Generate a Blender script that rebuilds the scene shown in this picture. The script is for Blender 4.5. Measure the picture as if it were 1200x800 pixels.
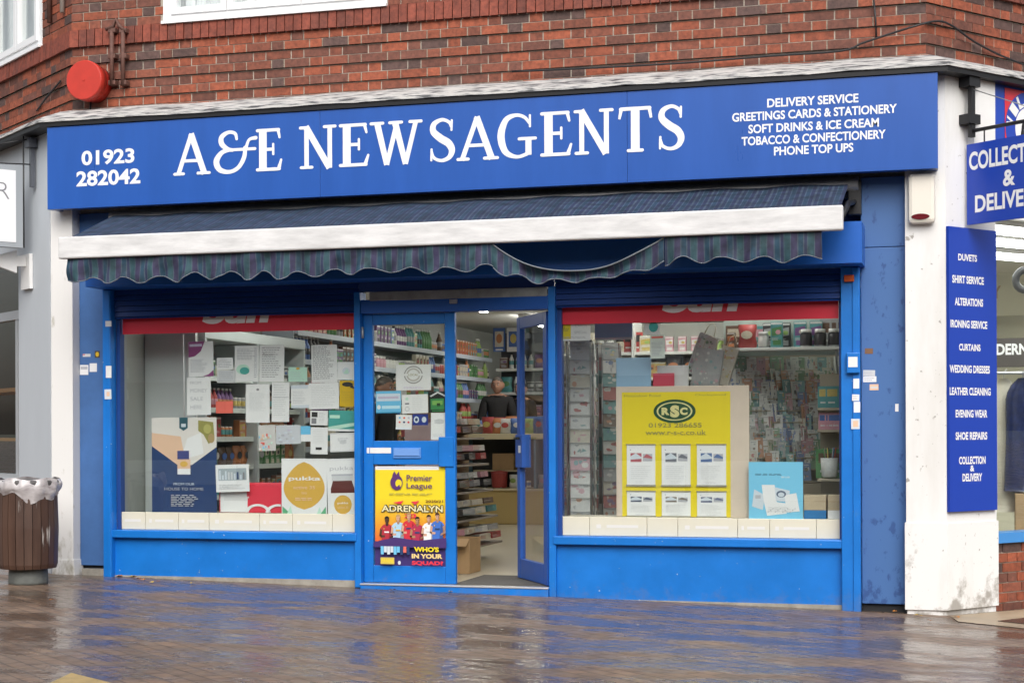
import bpy, bmesh, math, random
from mathutils import Vector, Matrix
random.seed(7)
for _o in list(bpy.data.objects):
    bpy.data.objects.remove(_o)
SC = bpy.context.scene
COL = SC.collection
# ------------------------------------------------------------------ camera
F, YAW, EPS, Z0, PPX, PPY, HC = 1900.0, math.radians(15.8), .004, 12.67, 600.0, 505.8, 1.273
CD = Vector((-math.sin(YAW), math.cos(YAW), 0))
CR0 = Vector((math.cos(YAW), math.sin(YAW), 0))
CU0 = Vector((0, 0, 1))
CR = (CR0 - EPS * CU0).normalized()
CU = (CU0 + EPS * CR0).normalized()
CP = -Z0 * CD + Vector((0, 0, HC))
cam = bpy.data.cameras.new('camera')
camo = bpy.data.objects.new('camera', cam)
COL.objects.link(camo)
m4 = Matrix.Identity(4)
for i in range(3):
    m4[i][0] = CR[i]; m4[i][1] = CU[i]; m4[i][2] = -CD[i]; m4[i][3] = CP[i]
camo.matrix_world = m4
cam.sensor_width = 36.0
cam.lens = F / 1200 * 36.0
cam.shift_y = (PPY - 400) / 1200
cam.clip_end = 6000
SC.camera = camo
# ------------------------------------------------------------------ sky, sun, exposure
SUN_EL, SUN_AZ = math.radians(42), math.radians(160)      # a high soft sun behind thin cloud, in front of the shop
wd = bpy.data.worlds.new('World'); SC.world = wd; wd.use_nodes = True
nt = wd.node_tree
bg = nt.nodes['Background']
sky = nt.nodes.new('ShaderNodeTexSky'); sky.sky_type = 'NISHITA'; sky.sun_disc = False
sky.sun_elevation = SUN_EL; sky.sun_rotation = SUN_AZ
sky.air_density = 1.2; sky.dust_density = 5.0; sky.ozone_density = 1.0
hs = nt.nodes.new('ShaderNodeHueSaturation'); hs.inputs['Saturation'].default_value = .38
nt.links.new(sky.outputs[0], hs.inputs['Color'])
nt.links.new(hs.outputs[0], bg.inputs['Color'])
bg.inputs['Strength'].default_value = .14
sl = bpy.data.lights.new('sun', 'SUN'); so = bpy.data.objects.new('sun', sl); COL.objects.link(so)
sl.energy = 1.0; sl.angle = math.radians(50); sl.color = (1, .993, .985)
sdir = Vector((math.sin(SUN_AZ) * math.cos(SUN_EL), math.cos(SUN_AZ) * math.cos(SUN_EL), math.sin(SUN_EL)))
so.rotation_euler = (-sdir).to_track_quat('-Z', 'Y').to_euler()
SC.view_settings.view_transform = 'Standard'
SC.view_settings.look = 'None'
SC.view_settings.exposure = 0.48
SC.view_settings.gamma = 1
SC.render.engine = 'CYCLES'
SC.cycles.use_denoising = True
SC.cycles.max_bounces = 8
SC.cycles.transparent_max_bounces = 16
SC.cycles.caustics_reflective = False
SC.cycles.caustics_refractive = False
SC.cycles.sample_clamp_indirect = 6

# ------------------------------------------------------------------ measuring: points of the photograph on known planes
def P(px, py, y):
    v = CD * F + CR * (px - PPX) + CU * (PPY - py)
    t = (y - CP.y) / v.y
    p = CP + v * t
    return p.x, p.z
class Face:                                  # a vertical wall face: s along it, d outward, z up
    def __init__(s, o, e, L=0, t0=0, t1=0):
        s.o = Vector((o[0], o[1])); s.e = Vector(e).normalized(); s.n = Vector((s.e.y, -s.e.x)); s.L = L; s.t0 = t0; s.t1 = t1
    def pt(s, a, d, z, mitre=False):
        if mitre:
            if a <= 1e-6: a = a - d * s.t0
            elif a >= s.L - 1e-6: a = a + d * s.t1
        q = s.o + s.e * a + s.n * d
        return (q.x, q.y, z)
    def hit(s, px, py, d=0):
        v = CD * F + CR * (px - PPX) + CU * (PPY - py)
        o = s.o + s.n * d
        t = ((o - CP.xy).dot(s.n)) / (v.xy.dot(s.n))
        p = CP + v * t
        return (p.xy - o).dot(s.e), p.z
GS = -.0208
def gz(x): return GS * max(-15, min(15, x))

# ------------------------------------------------------------------ materials
MATS = {}
def nodes(m):
    m.use_nodes = True
    return m.node_tree, m.node_tree.nodes['Principled BSDF']
def mat(name, col, rough=.5, metal=0, var=0, vscale=6, bump=0, bscale=40, spec=.5, coat=0, rvar=0, stretch=None):
    if name in MATS: return MATS[name]
    m = bpy.data.materials.new(name); t, b = nodes(m)
    c = (*col, 1)
    b.inputs['Base Color'].default_value = c
    b.inputs['Roughness'].default_value = rough
    b.inputs['Metallic'].default_value = metal
    b.inputs['Specular IOR Level'].default_value = spec
    b.inputs['Coat Weight'].default_value = coat
    N, K = t.nodes, t.links
    if var or bump or rvar:
        tc = N.new('ShaderNodeTexCoord')
        src = tc.outputs['Object']
        if stretch:
            mp = N.new('ShaderNodeMapping'); mp.inputs['Scale'].default_value = stretch
            K.new(src, mp.inputs[0]); src = mp.outputs[0]
    if var or rvar:
        n = N.new('ShaderNodeTexNoise'); n.inputs['Scale'].default_value = vscale; n.inputs['Detail'].default_value = 6; n.inputs['Roughness'].default_value = .65
        K.new(src, n.inputs['Vector'])
    if var:
        r = N.new('ShaderNodeValToRGB')
        r.color_ramp.elements[0].position = .3; r.color_ramp.elements[1].position = .7
        r.color_ramp.elements[0].color = (*[max(0, x * (1 - var)) for x in col], 1)
        r.color_ramp.elements[1].color = (*[min(1, x * (1 + var * .6)) for x in col], 1)
        K.new(n.outputs['Fac'], r.inputs[0]); K.new(r.outputs[0], b.inputs['Base Color'])
    if rvar:
        mr = N.new('ShaderNodeMapRange'); mr.inputs['To Min'].default_value = max(.03, rough - rvar); mr.inputs['To Max'].default_value = min(1, rough + rvar)
        K.new(n.outputs['Fac'], mr.inputs[0]); K.new(mr.outputs[0], b.inputs['Roughness'])
    if bump:
        n2 = N.new('ShaderNodeTexNoise'); n2.inputs['Scale'].default_value = bscale; n2.inputs['Detail'].default_value = 4
        K.new(src, n2.inputs['Vector'])
        bp = N.new('ShaderNodeBump'); bp.inputs['Strength'].default_value = bump; bp.inputs['Distance'].default_value = .01
        K.new(n2.outputs['Fac'], bp.inputs['Height']); K.new(bp.outputs[0], b.inputs['Normal'])
    MATS[name] = m
    return m
def layered(name, base, over, scale, lo, hi, rough=.6, detail=8, stretch=None, zfade=None, bump=.2, third=None):
    """two colours broken up by a noise mask (worn paint, damaged render); zfade=(z0,z1): more wear towards z0"""
    if name in MATS: return MATS[name]
    m = bpy.data.materials.new(name); t, b = nodes(m); N, K = t.nodes, t.links
    tc = N.new('ShaderNodeTexCoord'); src = tc.outputs['Object']
    if stretch:
        mp = N.new('ShaderNodeMapping'); mp.inputs['Scale'].default_value = stretch; K.new(src, mp.inputs[0]); src = mp.outputs[0]
    n = N.new('ShaderNodeTexNoise'); n.inputs['Scale'].default_value = scale; n.inputs['Detail'].default_value = detail; n.inputs['Roughness'].default_value = .62
    K.new(src, n.inputs['Vector'])
    f = n.outputs['Fac']
    if zfade:
        sx = N.new('ShaderNodeSeparateXYZ'); K.new(tc.outputs['Object'], sx.inputs[0])
        mz = N.new('ShaderNodeMapRange'); mz.inputs['From Min'].default_value = zfade[0]; mz.inputs['From Max'].default_value = zfade[1]
        mz.inputs['To Min'].default_value = zfade[2]; mz.inputs['To Max'].default_value = 0
        K.new(sx.outputs['Z'], mz.inputs[0])
        ad = N.new('ShaderNodeMath'); ad.operation = 'ADD'; K.new(f, ad.inputs[0]); K.new(mz.outputs[0], ad.inputs[1]); f = ad.outputs[0]
    r = N.new('ShaderNodeValToRGB'); r.color_ramp.elements[0].position = lo; r.color_ramp.elements[1].position = hi
    r.color_ramp.elements[0].color = (*base, 1); r.color_ramp.elements[1].color = (*over, 1)
    if third:
        e = r.color_ramp.elements.new(third[0]); e.color = (*third[1], 1)
    K.new(f, r.inputs[0]); K.new(r.outputs[0], b.inputs['Base Color'])
    b.inputs['Roughness'].default_value = rough
    bp = N.new('ShaderNodeBump'); bp.inputs['Strength'].default_value = bump; bp.inputs['Distance'].default_value = .006
    K.new(n.outputs['Fac'], bp.inputs['Height']); K.new(bp.outputs[0], b.inputs['Normal'])
    MATS[name] = m
    return m
def emis(name, col, s):
    m = bpy.data.materials.new(name); t, b = nodes(m)
    b.inputs['Base Color'].default_value = (*col, 1); b.inputs['Emission Color'].default_value = (*col, 1); b.inputs['Emission Strength'].default_value = s
    return m
def glassm(name, tint=(.95, .97, .965), ior=.055, k=1.0):
    m = bpy.data.materials.new(name); m.use_nodes = True; t = m.node_tree; N, K = t.nodes, t.links
    N.clear()
    out = N.new('ShaderNodeOutputMaterial'); mx = N.new('ShaderNodeMixShader'); tr = N.new('ShaderNodeBsdfTransparent'); gl = N.new('ShaderNodeBsdfGlossy'); lw = N.new('ShaderNodeLayerWeight'); lw.inputs[0].default_value = .5
    pw = N.new('ShaderNodeMath'); pw.operation = 'POWER'; pw.inputs[1].default_value = 5; K.new(lw.outputs['Facing'], pw.inputs[0])
    fr = N.new('ShaderNodeMath'); fr.operation = 'MULTIPLY_ADD'; fr.inputs[1].default_value = .55; fr.inputs[2].default_value = ior; K.new(pw.outputs[0], fr.inputs[0])
    tr.inputs[0].default_value = (*tint, 1); gl.inputs['Roughness'].default_value = .0; gl.inputs[0].default_value = (k, k, k, 1)
    K.new(fr.outputs[0], mx.inputs[0]); K.new(tr.outputs[0], mx.inputs[1]); K.new(gl.outputs[0], mx.inputs[2]); K.new(mx.outputs[0], out.inputs[0])
    return m

M_GLASS = glassm('shop_glass')
M_DOORGLASS = glassm('door_glass', (.95, .97, .96))
BLUE = mat('bright_blue_paint', (.006, .170, .59), .38, var=.14, vscale=3, bump=.05, bscale=25, rvar=.08)
def scuffed(m, z0, z1, k=.55):
    t, b = nodes(m); N, K = t.nodes, t.links; src = b.inputs['Base Color'].links[0].from_socket
    tc = N.new('ShaderNodeTexCoord'); ge = N.new('ShaderNodeNewGeometry'); sx = N.new('ShaderNodeSeparateXYZ'); K.new(ge.outputs['Position'], sx.inputs[0])
    mz = N.new('ShaderNodeMapRange'); mz.inputs['From Min'].default_value = z0; mz.inputs['From Max'].default_value = z1; mz.inputs['To Min'].default_value = .30; mz.inputs['To Max'].default_value = 0; K.new(sx.outputs['Z'], mz.inputs[0])
    n = N.new('ShaderNodeTexNoise'); n.inputs['Scale'].default_value = 9; n.inputs['Detail'].default_value = 9; n.inputs['Roughness'].default_value = .7; K.new(tc.outputs['Object'], n.inputs['Vector'])
    ad = N.new('ShaderNodeMath'); K.new(n.outputs['Fac'], ad.inputs[0]); K.new(mz.outputs[0], ad.inputs[1])
    r = N.new('ShaderNodeMapRange'); r.inputs['From Min'].default_value = .62; r.inputs['From Max'].default_value = .85; r.inputs['To Max'].default_value = k; K.new(ad.outputs[0], r.inputs[0])
    mx = N.new('ShaderNodeMix'); mx.data_type = 'RGBA'; K.new(r.outputs[0], mx.inputs[0]); K.new(src, mx.inputs[6]); mx.inputs[7].default_value = (.16, .17, .20, 1)
    n2 = N.new('ShaderNodeTexNoise'); n2.inputs['Scale'].default_value = 38; n2.inputs['Detail'].default_value = 2; K.new(tc.outputs['Object'], n2.inputs['Vector'])
    r2 = N.new('ShaderNodeMapRange'); r2.inputs['From Min'].default_value = .74; r2.inputs['From Max'].default_value = .77; r2.inputs['To Max'].default_value = .8; K.new(n2.outputs['Fac'], r2.inputs[0])
    mx2 = N.new('ShaderNodeMix'); mx2.data_type = 'RGBA'; K.new(r2.outputs[0], mx2.inputs[0]); K.new(mx.outputs[2], mx2.inputs[6]); mx2.inputs[7].default_value = (.50, .55, .62, 1)
    K.new(mx2.outputs[2], b.inputs['Base Color'])
scuffed(BLUE, -.1, .16, .32)
BLUEP = mat('dull_blue_paint', (.055, .145, .36), .5, var=.22, vscale=2.5, bump=.1, bscale=12)
BLUEP2 = layered('worn_blue_paint', (.055, .145, .36), (.03, .085, .25), 15, .60, .66, .5, zfade=(0, .8, .10), bump=.15, stretch=(1, 1, .6))
FASC = mat('fascia_blue', (.014, .088, .385), .30, var=.10, vscale=2.2, rvar=.08, stretch=(2.2, 1, .35))
SHUT = mat('shutter_blue', (.012, .055, .25), .4, var=.1, vscale=5)  # slat blue darkened, shade under the awning is in the colour
HOUS = mat('housing_blue', (.010, .115, .50), .38, var=.12, vscale=3)  # bright blue darkened to carry the valance's shade
WHITE = mat('white_paint', (.8, .8, .79), .45, var=.04)
LETT = mat('white_letter', (.82, .82, .82), .4)
BARM = mat('awning_bar_white', (.68, .68, .68), .5, var=.2, vscale=5, stretch=(.7, 1, 4))
def chipped(name, base, chip, patch, ztop):
    m = layered(name, base, patch, 3.2, .66, .74, .75, zfade=(-.08, .62, .15), bump=.3, third=(.70, tuple((x + y) / 2 for x, y in zip(base, patch))))
    t, b = nodes(m); N, K = t.nodes, t.links
    src = b.inputs['Base Color'].links[0].from_socket
    tc = N.new('ShaderNodeTexCoord')
    def noise(sc, lo, hi, st=(1, 1, 1)):
        mp = N.new('ShaderNodeMapping'); mp.inputs['Scale'].default_value = st; K.new(tc.outputs['Object'], mp.inputs[0])
        n = N.new('ShaderNodeTexNoise'); n.inputs['Scale'].default_value = sc; n.inputs['Detail'].default_value = 5; n.inputs['Roughness'].default_value = .6; K.new(mp.outputs[0], n.inputs['Vector'])
        r = N.new('ShaderNodeMapRange'); r.inputs['From Min'].default_value = lo; r.inputs['From Max'].default_value = hi; K.new(n.outputs['Fac'], r.inputs[0]); return r.outputs[0]
    def over(src, fac, col, k):
        mu = N.new('ShaderNodeMath'); mu.operation = 'MULTIPLY'; mu.inputs[1].default_value = k; K.new(fac, mu.inputs[0])
        mx = N.new('ShaderNodeMix'); mx.data_type = 'RGBA'; K.new(mu.outputs[0], mx.inputs[0]); K.new(src, mx.inputs[6]); mx.inputs[7].default_value = (*col, 1); return mx.outputs[2]
    src = over(src, noise(2.0, .45, .75, (1.5, 1.5, .35)), (.55, .53, .48), .6)
    src = over(src, noise(16, .655, .69), chip, .85)
    src = over(src, noise(42, .69, .72, (1, 1, .6)), chip, .8)
    K.new(src, b.inputs['Base Color'])
    return m
RENDER = chipped('white_render', (.78, .78, .77), (.30, .28, .25), (.36, .34, .31), .7)
RENDERL = layered('old_white_render', (.72, .715, .70), (.40, .38, .32), 9, .62, .76, .8, stretch=(1, 1, .45), zfade=(.1, 1.4, .13), bump=.35)
GREYC = mat('pale_grey_cladding', (.52, .56, .60), .5, var=.05, vscale=2, stretch=(1, 1, .3))
UPVC = mat('white_upvc', (.86, .87, .88), .25)
LEAD = layered('peeling_flashing', (.52, .51, .49), (.07, .07, .075), 5, .46, .60, .6, stretch=(1.2, 1.2, 14), bump=.6, third=(.52, (.36, .36, .36)))
BLACK = mat('black_metal', (.012, .012, .014), .45)
DARK = mat('dark_void', (.02, .02, .022), .8)
RED = mat('red_bell', (.50, .034, .020), .45, var=.12, vscale=9, bump=.03)
RUST = mat('rusty_pipe', (.13, .06, .045), .7, var=.4, vscale=30, bump=.2)
GALV = mat('galvanised', (.42, .43, .44), .4, .6, var=.2, vscale=8)
CREAM = mat('cream_tile', (.68, .645, .51), .35, var=.03)
CONC = mat('concrete', (.32, .30, .26), .8, var=.3, vscale=9, bump=.3)

# ------------------------------------------------------------------ mesh building
def poly_cap(vs): return list(range(len(vs)))
class MB:
    def __init__(s): s.v = []; s.f = []; s.m = []; s.c = None; s.smooth = []
    def add(s, vs, fs, mi=0, sm=False):
        k = len(s.v); s.v += [tuple(v) for v in vs]
        for f in fs: s.f.append([i + k for i in f]); s.m.append(mi); s.smooth.append(sm)
        return s
    def hexa(s, p, mi=0):     # 8 points: bottom ring 0-3 then top ring 4-7
        return s.add(p, [(3, 2, 1, 0), (4, 5, 6, 7), (0, 1, 5, 4), (1, 2, 6, 5), (2, 3, 7, 6), (3, 0, 4, 7)], mi)
    def box(s, x0, x1, y0, y1, z0, z1, mi=0):
        return s.hexa([(x0, y0, z0), (x1, y0, z0), (x1, y1, z0), (x0, y1, z0), (x0, y0, z1), (x1, y0, z1), (x1, y1, z1), (x0, y1, z1)], mi)
    def bbox(s, x0, x1, y0, y1, z0, z1, b=.006, mi=0):   # box with chamfered edges
        bm = bmesh.new(); bmesh.ops.create_cube(bm, size=1)
        for v in bm.verts: v.co = Vector(((x0 + x1) / 2 + v.co.x * (x1 - x0), (y0 + y1) / 2 + v.co.y * (y1 - y0), (z0 + z1) / 2 + v.co.z * (z1 - z0)))
        b = min(b, abs(x1 - x0) * .4, abs(y1 - y0) * .4, abs(z1 - z0) * .4)
        bmesh.ops.bevel(bm, geom=bm.edges[:], offset=b, segments=2, affect='EDGES', profile=.5)
        bm.verts.index_update()
        s.add([v.co[:] for v in bm.verts], [[v.index for v in f.verts] for f in bm.faces], mi); bm.free()
        return s
    def fbox(s, F_, s0, s1, d0, d1, z0, z1, mi=0, mitre=False):   # box on a Face; d1 > d0 is outward
        g = lambda a, d, z: F_.pt(a, d, z, mitre)
        return s.hexa([g(s0, d1, z0), g(s1, d1, z0), g(s1, d0, z0), g(s0, d0, z0), g(s0, d1, z1), g(s1, d1, z1), g(s1, d0, z1), g(s0, d0, z1)], mi)
    def prism(s, pts, y0, y1, mi=0, fn=None):   # xz outline (counter-clockwise seen from -y) from front y0 to back y1
        fn = fn or (lambda x, y, z: (x, y, z))
        n = len(pts)
        vs = [fn(x, y0, z) for x, z in pts] + [fn(x, y1, z) for x, z in pts]
        return s.add(vs, [list(range(n)), list(range(2 * n - 1, n - 1, -1))] + [(i, i + n, (i + 1) % n + n, (i + 1) % n) for i in range(n)], mi)
    def tube(s, pts, r, n=8, mi=0, cap=True):
        pts = [Vector(p) for p in pts]; rs = r if isinstance(r, (list, tuple)) else [r] * len(pts)
        k = []; up = Vector((0, 0, 1)); prev = None
        for i, p in enumerate(pts):
            d = (pts[min(i + 1, len(pts) - 1)] - pts[max(i - 1, 0)]).normalized()
            a = d.cross(up if abs(d.z) < .95 else Vector((1, 0, 0))).normalized()
            if prev is not None:
                a = (prev - d * prev.dot(d)).normalized()
            prev = a
            b = d.cross(a)
            k += [tuple(p + (a * math.cos(2 * math.pi * j / n) + b * math.sin(2 * math.pi * j / n)) * rs[i]) for j in range(n)]
        fs = []
        for i in range(len(pts) - 1):
            for j in range(n):
                fs.append((i * n + j, i * n + (j + 1) % n, (i + 1) * n + (j + 1) % n, (i + 1) * n + j))
        s.add(k, fs, mi, True)
        if cap:
            q = len(s.v) - len(k)
            s.f.append([q + j for j in range(n)][::-1]); s.m.append(mi); s.smooth.append(False)
            s.f.append([q + (len(pts) - 1) * n + j for j in range(n)]); s.m.append(mi); s.smooth.append(False)
        return s
    def lathe(s, prof, c, n=20, mi=0, axis='z', mis=None):   # prof: (radius, height)
        vs = []
        for r, h in prof:
            for j in range(n):
                a = 2 * math.pi * j / n
                p = (c[0] + r * math.cos(a), c[1] + r * math.sin(a), c[2] + h) if axis == 'z' else (c[0] + r * math.cos(a), c[1] - h, c[2] + r * math.sin(a))
                vs.append(p)
        k = len(s.v); s.v += vs
        for i in range(len(prof) - 1):
            for j in range(n):
                s.f.append([k + i * n + j, k + i * n + (j + 1) % n, k + (i + 1) * n + (j + 1) % n, k + (i + 1) * n + j]); s.m.append(mis[i] if mis else mi); s.smooth.append(True)
        s.f.append([k + j for j in range(n)][::-1]); s.m.append(mis[0] if mis else mi); s.smooth.append(False)
        s.f.append([k + (len(prof) - 1) * n + j for j in range(n)]); s.m.append(mis[-1] if mis else mi); s.smooth.append(False)
        return s
    def mesh(s, name, mats, origin=(0, 0, 0)):
        me = bpy.data.meshes.new(name)
        o = origin
        me.from_pydata([(v[0] - o[0], v[1] - o[1], v[2] - o[2]) for v in s.v], [], s.f)
        for q in (mats if isinstance(mats, (list, tuple)) else [mats]): me.materials.append(q)
        me.polygons.foreach_set('material_index', s.m)
        me.polygons.foreach_set('use_smooth', s.smooth)
        if s.c:
            ca = me.color_attributes.new('Col', 'FLOAT_COLOR', 'CORNER')
            i = 0
            for f, c in zip(s.f, s.c):
                for _ in f: ca.data[i].color = (*c, 1); i += 1
        me.update()
        return me
    def build(s, name, mats, parent=None, loc=None):
        if parent is not None:
            root = parent
            while root.parent: root = root.parent
            org = root.location
        else:
            if loc is None:
                xs = list(zip(*s.v)); loc = ((min(xs[0]) + max(xs[0])) / 2, (min(xs[1]) + max(xs[1])) / 2, min(xs[2]))
            org = loc
        ob = bpy.data.objects.new(name, s.mesh(name, mats, org))
        COL.objects.link(ob)
        if parent is not None: ob.parent = parent
        else: ob.location = loc
        return ob
def tag(o, label=None, cat=None, group=None, kind=None):
    if label: o['label'] = label
    if cat: o['category'] = cat
    if group: o['group'] = group
    if kind: o['kind'] = kind
    return o
def thing(name, label, cat, loc=(0, 0, 0), group=None):
    o = bpy.data.objects.new(name, None); COL.objects.link(o); o.location = loc; o.empty_display_size = .1
    return tag(o, label, cat, group)
def copy_thing(o, loc, label=None, parent=None):
    c = o.copy(); COL.objects.link(c)
    if parent is not None: c.parent = parent
    else:
        c.location = loc
        if label: c['label'] = label
    for ch in list(o.children): copy_thing(ch, None, None, c)
    return c

# ------------------------------------------------------------------ lettering
TXT = {}
def text2d(s, off=.0, shear=0):
    k = (s, off, shear)
    if k in TXT: return TXT[k]
    cu = bpy.data.curves.new('lettering', 'FONT'); cu.body = s; cu.size = 1; cu.offset = off; cu.fill_mode = 'FRONT'; cu.resolution_u = 4; cu.shear = shear
    ob = bpy.data.objects.new('lettering', cu); COL.objects.link(ob)
    bpy.context.view_layer.update()
    me = bpy.data.meshes.new_from_object(ob.evaluated_get(bpy.context.evaluated_depsgraph_get()))
    vs = [(v.co.x, v.co.y) for v in me.vertices]; fs = [list(p.vertices) for p in me.polygons]
    bpy.data.objects.remove(ob); bpy.data.curves.remove(cu); bpy.data.meshes.remove(me)
    x0 = min(v[0] for v in vs); x1 = max(v[0] for v in vs); y0 = min(v[1] for v in vs); y1 = max(v[1] for v in vs)
    r = ([((x - x0) / (x1 - x0), (y - y0) / (y1 - y0)) for x, y in vs], fs, (x1 - x0) / (y1 - y0))
    TXT[k] = r
    return r
def put_text(mb, s, fn, mi=0, off=.02, shear=0):
    """fn maps unit (u,v) to a world point"""
    vs, fs, asp = text2d(s, off, shear)
    mb.add([fn(u, v) for u, v in vs], fs, mi)
def text_px(mb, s, cx, cy, w, h, y, mi=0, off=.02, shear=0):
    x0 = P(cx - w / 2, cy, y)[0]; x1 = P(cx + w / 2, cy, y)[0]; z0 = P(cx, cy + h / 2, y)[1]; z1 = P(cx, cy - h / 2, y)[1]
    put_text(mb, s, lambda u, v: (x0 + (x1 - x0) * u, y, z0 + (z1 - z0) * v), mi, off, shear)
def text_face(mb, s, Fc, s0, s1, d, z0, z1, mi=0, off=.02):
    put_text(mb, s, lambda u, v: Fc.pt(s0 + (s1 - s0) * u, d, z0 + (z1 - z0) * v), mi, off)
# hand-drawn bold serif capitals: strokes are (points, widths) in a unit box
def spline(pts, n=8):
    out = []
    for i in range(len(pts) - 1):
        p0 = pts[max(i - 1, 0)]; p1 = pts[i]; p2 = pts[i + 1]; p3 = pts[min(i + 2, len(pts) - 1)]
        for k in range(n):
            t = k / n
            out.append(tuple(.5 * ((2 * p1[j]) + (-p0[j] + p2[j]) * t + (2 * p0[j] - 5 * p1[j] + 4 * p2[j] - p3[j]) * t * t + (-p0[j] + 3 * p1[j] - 3 * p2[j] + p3[j]) * t ** 3) for j in range(len(p1))))
    out.append(tuple(pts[-1])); return out
T_, H_ = .195, .112
SERIF = {
 'A': (1.0, [([(.11, .01, H_), (.50, .985, H_)], 0), ([(.485, .985, .15), (.87, .01, .15)], 0), ([(.26, .34, .075), (.70, .34, .075)], 0), ([(.01, .035, .07), (.27, .035, .07)], 0), ([(.68, .035, .07), (1.01, .035, .07)], 0)]),
 'N': (1.0, [([(.19, .01, H_), (.19, .99, H_)], 0), ([(.17, .99, .15), (.82, .0, .15)], 0), ([(.83, .0, H_), (.83, .99, H_)], 0), ([(.02, .965, .07), (.24, .965, .07)], 0), ([(.04, .035, .07), (.34, .035, .07)], 0), ([(.68, .965, .07), (.98, .965, .07)], 0)]),
 'E': (.8, [([(.22, .01, T_), (.22, .99, T_)], 0), ([(.04, .962, .075), (.74, .962, .075)], 0), ([(.72, .955, .08), (.77, .78, .055)], 0), ([(.2, .51, .075), (.55, .51, .075)], 0), ([(.56, .63, .055), (.56, .39, .055)], 0), ([(.04, .038, .075), (.76, .038, .075)], 0), ([(.74, .05, .09), (.82, .25, .055)], 0)]),
 'W': (1.4, [([(.2, .98, .15), (.46, .0, .13)], 0), ([(.46, .0, H_), (.74, .98, H_)], 0), ([(.68, .98, .15), (.96, .0, .13)], 0), ([(.96, .0, H_), (1.24, .98, H_)], 0), ([(.04, .965, .07), (.36, .965, .07)], 0), ([(.54, .965, .07), (.86, .965, .07)], 0), ([(1.08, .965, .07), (1.38, .965, .07)], 0)]),
 'S': (.78, [([(.66, .80, .06), (.60, .90, .075), (.40, .965, .08), (.17, .88, .12), (.14, .71, .15), (.34, .55, .17), (.58, .42, .17), (.68, .26, .15), (.60, .10, .11), (.38, .032, .075), (.16, .10, .07), (.09, .24, .06)], 1), ([(.68, .94, .05), (.67, .72, .05)], 0), ([(.09, .30, .05), (.08, .05, .05)], 0)]),
 'G': (1.0, [([(.84, .78, .06), (.72, .91, .075), (.50, .968, .08), (.24, .87, .13), (.11, .52, .17), (.22, .16, .14), (.50, .03, .08), (.74, .07, .08), (.82, .12, .09)], 1), ([(.82, .06, .14), (.82, .42, .14)], 0), ([(.58, .43, .07), (1.0, .43, .07)], 0), ([(.86, .95, .05), (.86, .70, .05)], 0)]),
 'T': (.95, [([(.47, .01, T_), (.47, .99, T_)], 0), ([(.08, .96, .08), (.86, .96, .08)], 0), ([(.09, .95, .08), (.04, .74, .055)], 0), ([(.85, .95, .08), (.90, .74, .055)], 0), ([(.28, .035, .07), (.66, .035, .07)], 0)]),
 '&': (1.0, [([(.56, .80, .07), (.52, .93, .08), (.36, .965, .085), (.20, .86, .12), (.20, .70, .13), (.34, .57, .10), (.46, .54, .08)], 1), ([(.40, .55, .08), (.20, .49, .11), (.07, .29, .15), (.15, .09, .13), (.38, .025, .09), (.60, .12, .10), (.74, .36, .11), (.76, .58, .09)], 1), ([(.46, .545, .07), (1.0, .545, .07)], 0), ([(.78, .55, .08), (.86, .76, .07), (1.02, .80, .09)], 1)]),
}
def serif_letter(mb, ch, x0, x1, zb, zt, yf, mi=0, depth=.0015):
    w, strokes = SERIF[ch]
    H = zt - zb; x0 += .018 * H; x1 -= .055 * H; sx = (x1 - x0) / w
    for si, (pts, sm) in enumerate(strokes):
        pp = spline(pts, 7) if sm else pts
        pp = [(x0 + p[0] * sx, zb + p[1] * H, p[2] * H) for p in pp]
        L, Rr = [], []
        for i, p in enumerate(pp):
            a = pp[max(i - 1, 0)]; b = pp[min(i + 1, len(pp) - 1)]
            dx, dz = b[0] - a[0], b[1] - a[1]; l = math.hypot(dx, dz) or 1
            nx, nz = -dz / l, dx / l
            L.append((p[0] + nx * p[2] / 2, p[1] + nz * p[2] / 2)); Rr.append((p[0] - nx * p[2] / 2, p[1] - nz * p[2] / 2))
        def cap(p, q, r):   # rounded end at p, coming from q
            ang = math.atan2(p[1] - q[1], p[0] - q[0])
            return [(p[0] + r * math.cos(ang + t), p[1] + r * math.sin(ang + t)) for t in (-1.05, -.52, 0, .52, 1.05)]
        butt = not sm and pts[0][2] >= .08 and abs(pp[-1][1] - pp[0][1]) > .2 * H
        if butt: cap = lambda p, q, r: []
        out = Rr + cap(pp[-1], pp[-2], pp[-1][2] / 2) + L[::-1] + cap(pp[0], pp[1], pp[0][2] / 2)
        d = depth + .0003 * si
        n = len(Rr)
        # quad strip front so that curved strokes fill cleanly
        fr = [(x, yf - d, z) for x, z in Rr] + [(x, yf - d, z) for x, z in L]
        mb.add(fr, [(i, i + 1, n + i + 1, n + i) for i in range(n - 1)], mi)
        for (e, q, a, b) in ((pp[-1], pp[-2], Rr[-1], L[-1]), (pp[0], pp[1], L[0], Rr[0])):
            c = [a] + cap(e, q, e[2] / 2) + [b]
            if len(c) < 3: continue
            mb.add([(x, yf - d, z) for x, z in c], [list(range(len(c)))], mi)
        k = len(out)
        mb.add([(x, yf - d, z) for x, z in out] + [(x, yf, z) for x, z in out], [(i, i + k, (i + 1) % k + k, (i + 1) % k) for i in range(k)], mi)
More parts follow.
